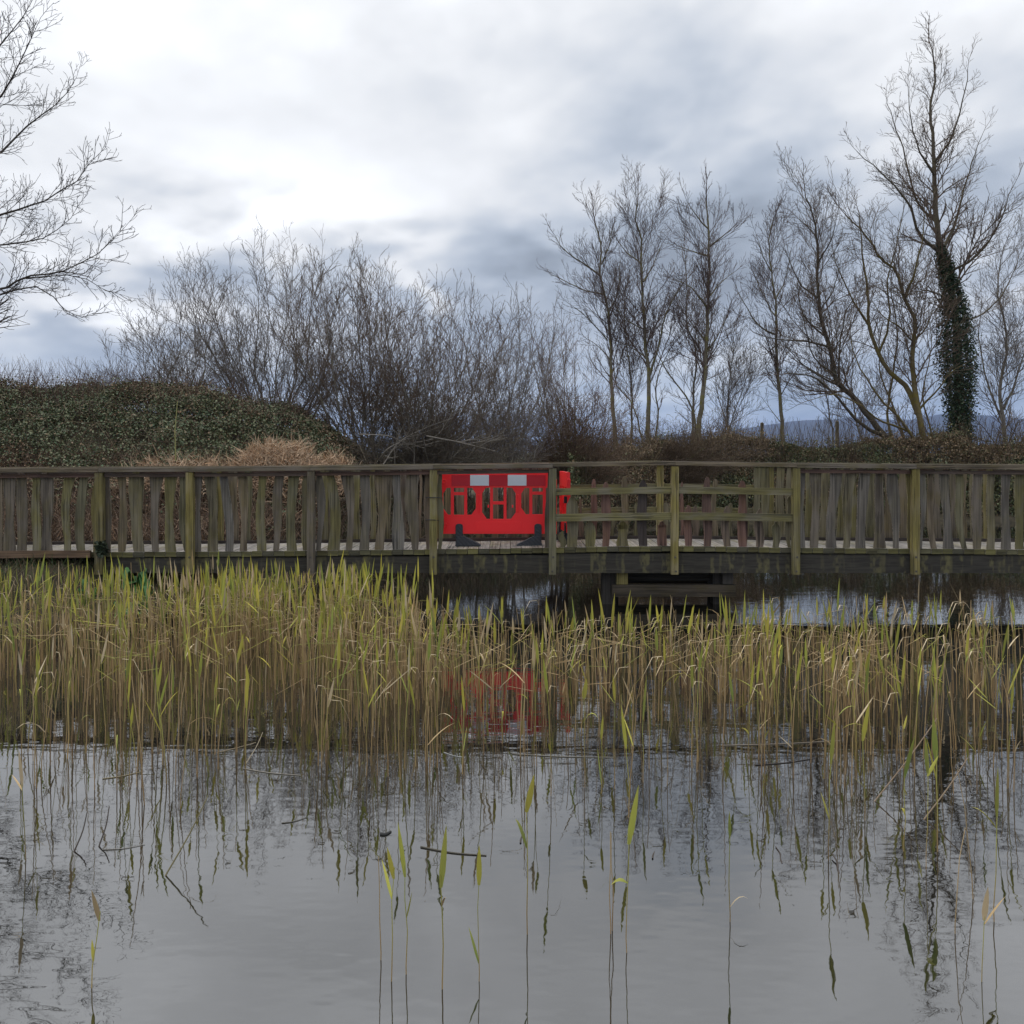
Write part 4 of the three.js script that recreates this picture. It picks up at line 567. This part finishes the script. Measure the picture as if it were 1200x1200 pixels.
// writes one reed into a list of [partName, GB]; o: fresh 0..1, lean, broken
function reed(r, h, o) {
  const parts = [], S_ = new GB(), la = r() * 6.28, lean = (o.lean ?? 0.04 + 0.22 * r() * r() * r()) * h, fresh = o.fresh ?? (r() < 0.42 ? 0.5 + 0.5 * r() : 0.25 * r());
  const lowC = jc(mc(RC.tan, RC.brown, r()), r), upC = jc(fresh > 0.4 ? mc(RC.green, RC.yellow, r() * 0.6) : mc(RC.tan, RC.pale, r() * 0.4), r), r0 = (o.r0 || 0.0037) * (0.75 + 0.5 * r());
  const ax = Math.cos(la), az = Math.sin(la) * 0.7, pts = []; const n = 5; for (let k = 0; k <= n; k++) { const t = k / n, y = mix(-0.25, h, t), b = Math.pow(Math.max(0, y / h), 1.6) * lean; pts.push(V(ax * b + (k ? (r() - 0.5) * 0.012 : 0), y, az * b + (k ? (r() - 0.5) * 0.012 : 0))); }
  if (o.broken) { const m = pts[4].clone(), d = r() < 0.5 ? 1 : -1, L = h * (0.25 + 0.3 * r()); pts.length = 5; pts.push(m.clone().add(V(d * 0.01, 0.02, 0))); pts.push(m.clone().add(V(d * L, -L * (r() - 0.35), (r() - 0.5) * L))); }
  S_.tube(pts, r0, r0 * 0.55, o.sides || 3, t => { const c = mc(lowC, upC, ss(0.3, 0.85, t)); return c; }); parts.push(['stem', S_]);
  const at = t => { const f = t * (pts.length - 1), k = Math.min(pts.length - 2, Math.floor(f)); return pts[k].clone().lerp(pts[k + 1], f - k); };
  const nl = o.leaves ?? (fresh > 0.35 ? Math.floor(1 + r() * 1.9) : Math.floor(r() * 1.7));
  for (let k = 0; k < nl && !o.broken; k++) {
    const topLeaf = k === 0 && fresh > 0.35, t = topLeaf ? 0.93 : mix(0.45, 0.95, r()), p = at(t), a = r() * 6.28, L = (topLeaf ? 0.16 + 0.16 * r() : 0.10 + 0.22 * r()) * (o.ls || 1), W = (topLeaf ? 0.006 + 0.006 * r() : 0.003 + 0.004 * r()) * (o.lw || 1), B = new GB(), sp = topLeaf ? 0.05 + 0.2 * r() : 0.25 + 0.75 * r(), droop = topLeaf ? 0 : r() * r() * 1.1;
    const dead = r() > 0.3 + fresh * 0.7, c0 = jc(dead ? mc(RC.tan, RC.pale, r()) : mc(mc(RC.lime, RC.yellow, r()), RC.deep, r() < 0.25 ? 0.5 : 0), r, 0.25), dx = Math.cos(a) * sp, dz = Math.sin(a) * sp * 0.8, ps = [p];
    for (let q = 1; q <= 4; q++) { const s = q / 4; ps.push(p.clone().add(V(dx * L * s, L * s * (1 - droop * s * 1.2) * Math.sqrt(Math.max(0.05, 1 - sp * sp * 0.6)), dz * L * s))); }
    const side = V(-Math.sin(a), 0.15 * (r() - 0.5), Math.cos(a)); if (topLeaf || r() < 0.4) side.set(1, 0, 0.35 * (r() - 0.5)).normalize(); B.blade(ps, W, side.normalize(), s => mc(c0, dead ? c0 : RC.yellow, s * s * 0.35)); parts.push(['leaf', B]);
  }
  if (!o.broken && r() < (o.flag ?? 0.13)) { const p = at(0.93), d = r() < 0.5 ? 1 : -1, L = 0.07 + 0.14 * r(), B = new GB(); B.blade([p, p.clone().add(V(d * 0.02, 0.05, 0)), p.clone().add(V(d * 0.02 + d * L * 0.4, 0.045, 0.01)), p.clone().add(V(d * L, -L * 0.7, 0.02))], 0.006 + 0.004 * r(), V(0.2, 0.1, 1).normalize(), jc(RC.pale, r, 0.2), 0.2); parts.push(['leaf', B]); }
  return parts;
}
const merge = parts => { const g = new GB(); for (const [, b] of parts) { const o = g.p.length / 3; for (const v of b.p) g.p.push(v); for (const v of b.c) g.c.push(v); for (const v of b.u) g.u.push(v); for (const v of b.i) g.i.push(v + o); } return g; };
{
  const r = rng(501), spots = [];
  const add = (x, D, h, o = {}) => spots.push({ x, D, h, o });
  const dens = (px, x, D) => {                      // how thickly they grow
    const n = fbm(x * 1.6 + 30, D * 1.3 + 10, 71, 3), cl = ss(0.40, 0.62, n);
    const front = 6.3 + 0.5 * (vn(x * 0.8 + 9, 1, 72) - 0.5), back = pl([[-200, 11.6], [250, 11.4], [420, 11.2], [480, 10.6], [530, 9.2], [700, 9.0], [860, 9.3], [950, 9.6], [1133, 9.8], [1400, 9.8]], px);
    if (D > back) return 0; let d = 0.06 * ss(front - 0.2, front, D) + 0.94 * ss(front + 0.1, front + 1.3, D); d *= pl([[-200, 1], [440, 1.0], [520, 0.62], [640, 0.5], [700, 0.62], [880, 0.9], [1400, 0.95]], px); return d * (0.09 + 0.91 * cl);
  };
  for (let k = 0; k < 12500; k++) {
    const D = mix(5.9, 11.6, Math.pow(r(), 0.85)), x = (r() - 0.5) * 1.32 * D, px = x / D * 1000 + 600; if (r() > dens(px, x, D)) continue;
    if (groundH(x, -D) > 0.55) continue;
    const hm = mix(pl([[6, 0.98], [8, 0.9], [9.5, 0.8], [11.5, 0.62]], D), pl([[6, 0.93], [7.5, 0.76], [9, 0.56], [10, 0.42]], D), ss(430, 560, px)), h = hm * (0.5 + 0.5 * r()) * (r() < 0.07 ? 1.25 : 1), lft = ss(560, 380, px);
    add(x, D, h, { fresh: r() < (0.2 + 0.12 * lft + (D > 9.5 ? 0.25 : 0)) ? 0.45 + 0.55 * r() : 0.25 * r(), broken: r() < 0.17 });
  }
  for (let k = 0; k < 190; k++) { const D = mix(4.9, 6.3, Math.pow(r(), 0.45)), px = mix(20, 1190, r()), cl = fbm(px * 0.012 + 4, D, 73, 2); if (cl < 0.45 || (px > 520 && px < 640 && D < 5.8)) continue; add((px - 600) / 1000 * D, D, 0.45 + 0.4 * r(), { r0: 0.0042 }); }
  spots.sort((a, b) => a.D - b.D);
  // the ones that stand out singly in front: [column, tip row, distance, lean, fresh, leaf width]
  const solo = [[618, 918, 3.9, 0.02, 1, 2.6, 'single reed with an upright yellow blade standing alone in open water'], [735, 955, 3.75, 0.05, 1, 3.0, 'short reed with a broad curling lime leaf in open water'], [972, 868, 4.6, 0.02, 1, 2.2, 'reed with an orange tipped yellow bud leaf in open water'], [1013, 845, 5.1, 0.02, 0.9, 2, null], [1086, 880, 4.5, 0.05, 1, 2.4, 'yellow flag leaved reed beside the slanting dead stalks'], [1099, 866, 4.7, 0.04, 1, 1.8, null], [686, 794, 5.6, 0.01, 1, 2.2, null], [705, 850, 5.5, 0, 1, 1.6, null], [459, 998, 3.55, 0.05, 0.7, 2.2, null], [476, 996, 3.6, 0.05, 0.6, 2, null], [519, 1008, 3.5, 0.05, 0.7, 2, null], [561, 1008, 3.55, 0.02, 0.9, 1.4, null], [445, 1004, 3.7, 0.02, 0.3, 1.2, null], [715, 975, 3.9, 0.01, 0, 1, null], [718, 977, 3.92, 0.01, 0, 1, null], [855, 955, 4.0, 0.01, 0.6, 1, null], [1060, 890, 4.7, 0.04, 0.9, 1.6, null], [108, 1060, 3.5, 0.1, 0.5, 1.4, null], [1140, 905, 4.2, 0.12, 0.3, 1.5, null], [1165, 930, 4.0, 0.1, 0.8, 2, null], [1120, 970, 3.9, 0.08, 0.4, 1.5, null], [30, 900, 4.6, 0.06, 0.7, 1.6, null], [1150, 1060, 3.55, 0.1, 0.6, 1.6, null]];
  let nInd = 0; const GRP = 'reeds standing singly at the front of the reed bed', LAB = 'slender tan and green reed stem at the front of the reed bed';
  const place = (s, label, split) => { const parts = reed(r, s.h, s.o); const pos = V(s.x, 0, -s.D); if (split) { const g = grp('reed', pos); for (const [n, b] of parts) mesh(n, b.geo(), REED, g); tag(g, label || LAB, 'reed', GRP); } else { const m = mesh('reed', merge(parts).geo(), REED); m.position.copy(pos); tag(m, label || LAB, 'reed', GRP); } nInd++; };
  for (const [px, py, D, lean, fresh, lw, label] of solo) { const tip = P(px, py, D); place({ x: tip.x, D, h: Math.max(0.2, tip.y / (fresh > 0.4 ? 1.12 : 1)), o: { lean, fresh, lw: lw * 0.75, ls: 0.8, r0: 0.003, sides: 5, leaves: fresh > 0.4 ? 2 : 0, flag: 0 } }, label, true); }
  const rest = new GB(); let cnt = 0;
  for (const s of spots) { if (nInd < 300) { place(s, null, nInd < 140); continue; } const parts = reed(r, s.h, s.o), base = V(s.x, 0, -s.D); for (const [, b] of parts) { const o = rest.p.length / 3; for (let k = 0; k < b.p.length; k += 3) rest.p.push(b.p[k] + base.x, b.p[k + 1], b.p[k + 2] + base.z); for (const v of b.c) rest.c.push(v); for (const v of b.u) rest.u.push(v); for (const v of b.i) rest.i.push(v + o); } cnt++; }
  tag(mesh('reed_bed', rest.geo(), REED), 'dense bed of tan and green reeds growing in the pond before the footbridge', 'reeds', null, 'stuff');
  console.log('reeds', nInd, cnt, rest.i.length / 3);
  // dead stalks, bent or fallen, and scraps afloat
  const stalk = (name, label, cat, pts, r0, c, group) => { const B = new GB(); B.tube(curve(pts, 8), r0, r0 * 0.6, 5, c); return tag(mesh(name, B.geo(), REED), label, cat, group); };
  const W = (px, py) => { const D = EYE * 1000 / (py - 530); return P(px, py, D); };       // a point on the water
  const ST = 'dead stalks slanting out of the water', dk = [0.055, 0.042, 0.033];
  const slant = (bx, by, tx, ty, c, label, r0 = 0.005) => { const b = W(bx, by), t = P(tx, ty, -b.z + 0.15); const d = t.clone().sub(b); stalk('dead_stalk', label, 'stalk', [b.clone().addScaledVector(d, -0.25), b, b.clone().addScaledVector(d, 0.5).add(V(0.01, 0, 0)), t], r0, c, ST); };
  slant(87, 998, 102, 952, dk, 'dark bent stalk poking from open water before the left reeds'); slant(116, 992, 128, 945, dk, 'dark short stalk with a twiggy tip in open water'); slant(194, 1026, 244, 932, [0.20, 0.17, 0.08], 'long olive stalk slanting right out of open water'); slant(1025, 939, 1098, 842, [0.28, 0.20, 0.13], 'long brown stalk leaning over the reeds near the right bank'); slant(1083, 960, 1134, 888, [0.26, 0.19, 0.12], 'brown stalk slanting behind the yellow flag leaved reed'); slant(262, 880, 300, 870, [0.3, 0.24, 0.15], 'broken pale stalk lying against the reeds', 0.004); slant(288, 895, 308, 858, [0.4, 0.33, 0.22], 'pale crossed stalk at the front of the reeds', 0.004); slant(982, 1020, 975, 1000, dk, 'stubby black stalk end in open water', 0.006); slant(915, 1008, 909, 992, dk, 'tiny dark forked stalk in open water', 0.004); slant(765, 1003, 766, 990, dk, 'short dark stalk tip in open water', 0.005); slant(610, 985, 610, 972, dk, 'black stub in open water beside the lone yellow reed', 0.006);
  const FL = 'reed scraps floating on the pond';
  const flo = (a, b, c, label, r0 = 0.004) => { const p = W(...a).setY(0.003), q = W(...b).setY(0.003); stalk('floating_stalk', label, 'stalk', [p, p.clone().lerp(q, 0.5).add(V(0, 0, 0.02)), q], r0, c, FL); };
  flo([493, 993], [570, 1003], [0.09, 0.08, 0.06], 'long dark reed leaf afloat in open water', 0.006); flo([600, 884], [720, 888], [0.22, 0.20, 0.16], 'long pale stem afloat along the front of the reeds'); flo([845, 874], [985, 868], [0.26, 0.22, 0.17], 'bleached stem afloat below the right hand reeds'); flo([885, 897], [955, 889], [0.05, 0.04, 0.035], 'dark stem afloat below the right hand reeds'); flo([285, 901], [352, 909], [0.3, 0.27, 0.22], 'thin pale stem afloat before the left hand reeds'); flo([520, 882], [545, 888], [0.5, 0.5, 0.47], 'short white straw afloat before the barrier reflection', 0.003); flo([120, 913], [165, 905], [0.3, 0.25, 0.15], 'straw coloured stem afloat before the left hand reeds', 0.004); flo([446, 978], [458, 975], [0.03, 0.03, 0.028], 'small black leaf afloat in open water', 0.012); flo([330, 965], [360, 958], [0.1, 0.09, 0.07], 'faint brown straw afloat in open water', 0.003); flo([120, 996], [170, 990], [0.3, 0.28, 0.25], 'faint pale straw afloat beside the dark bent stalks', 0.003);
}
scene.traverse(o => { if (o.isMesh) { o.castShadow = o.receiveShadow = true; } });
console.log('tree triangles', TRI);
renderer.render(scene, camera);
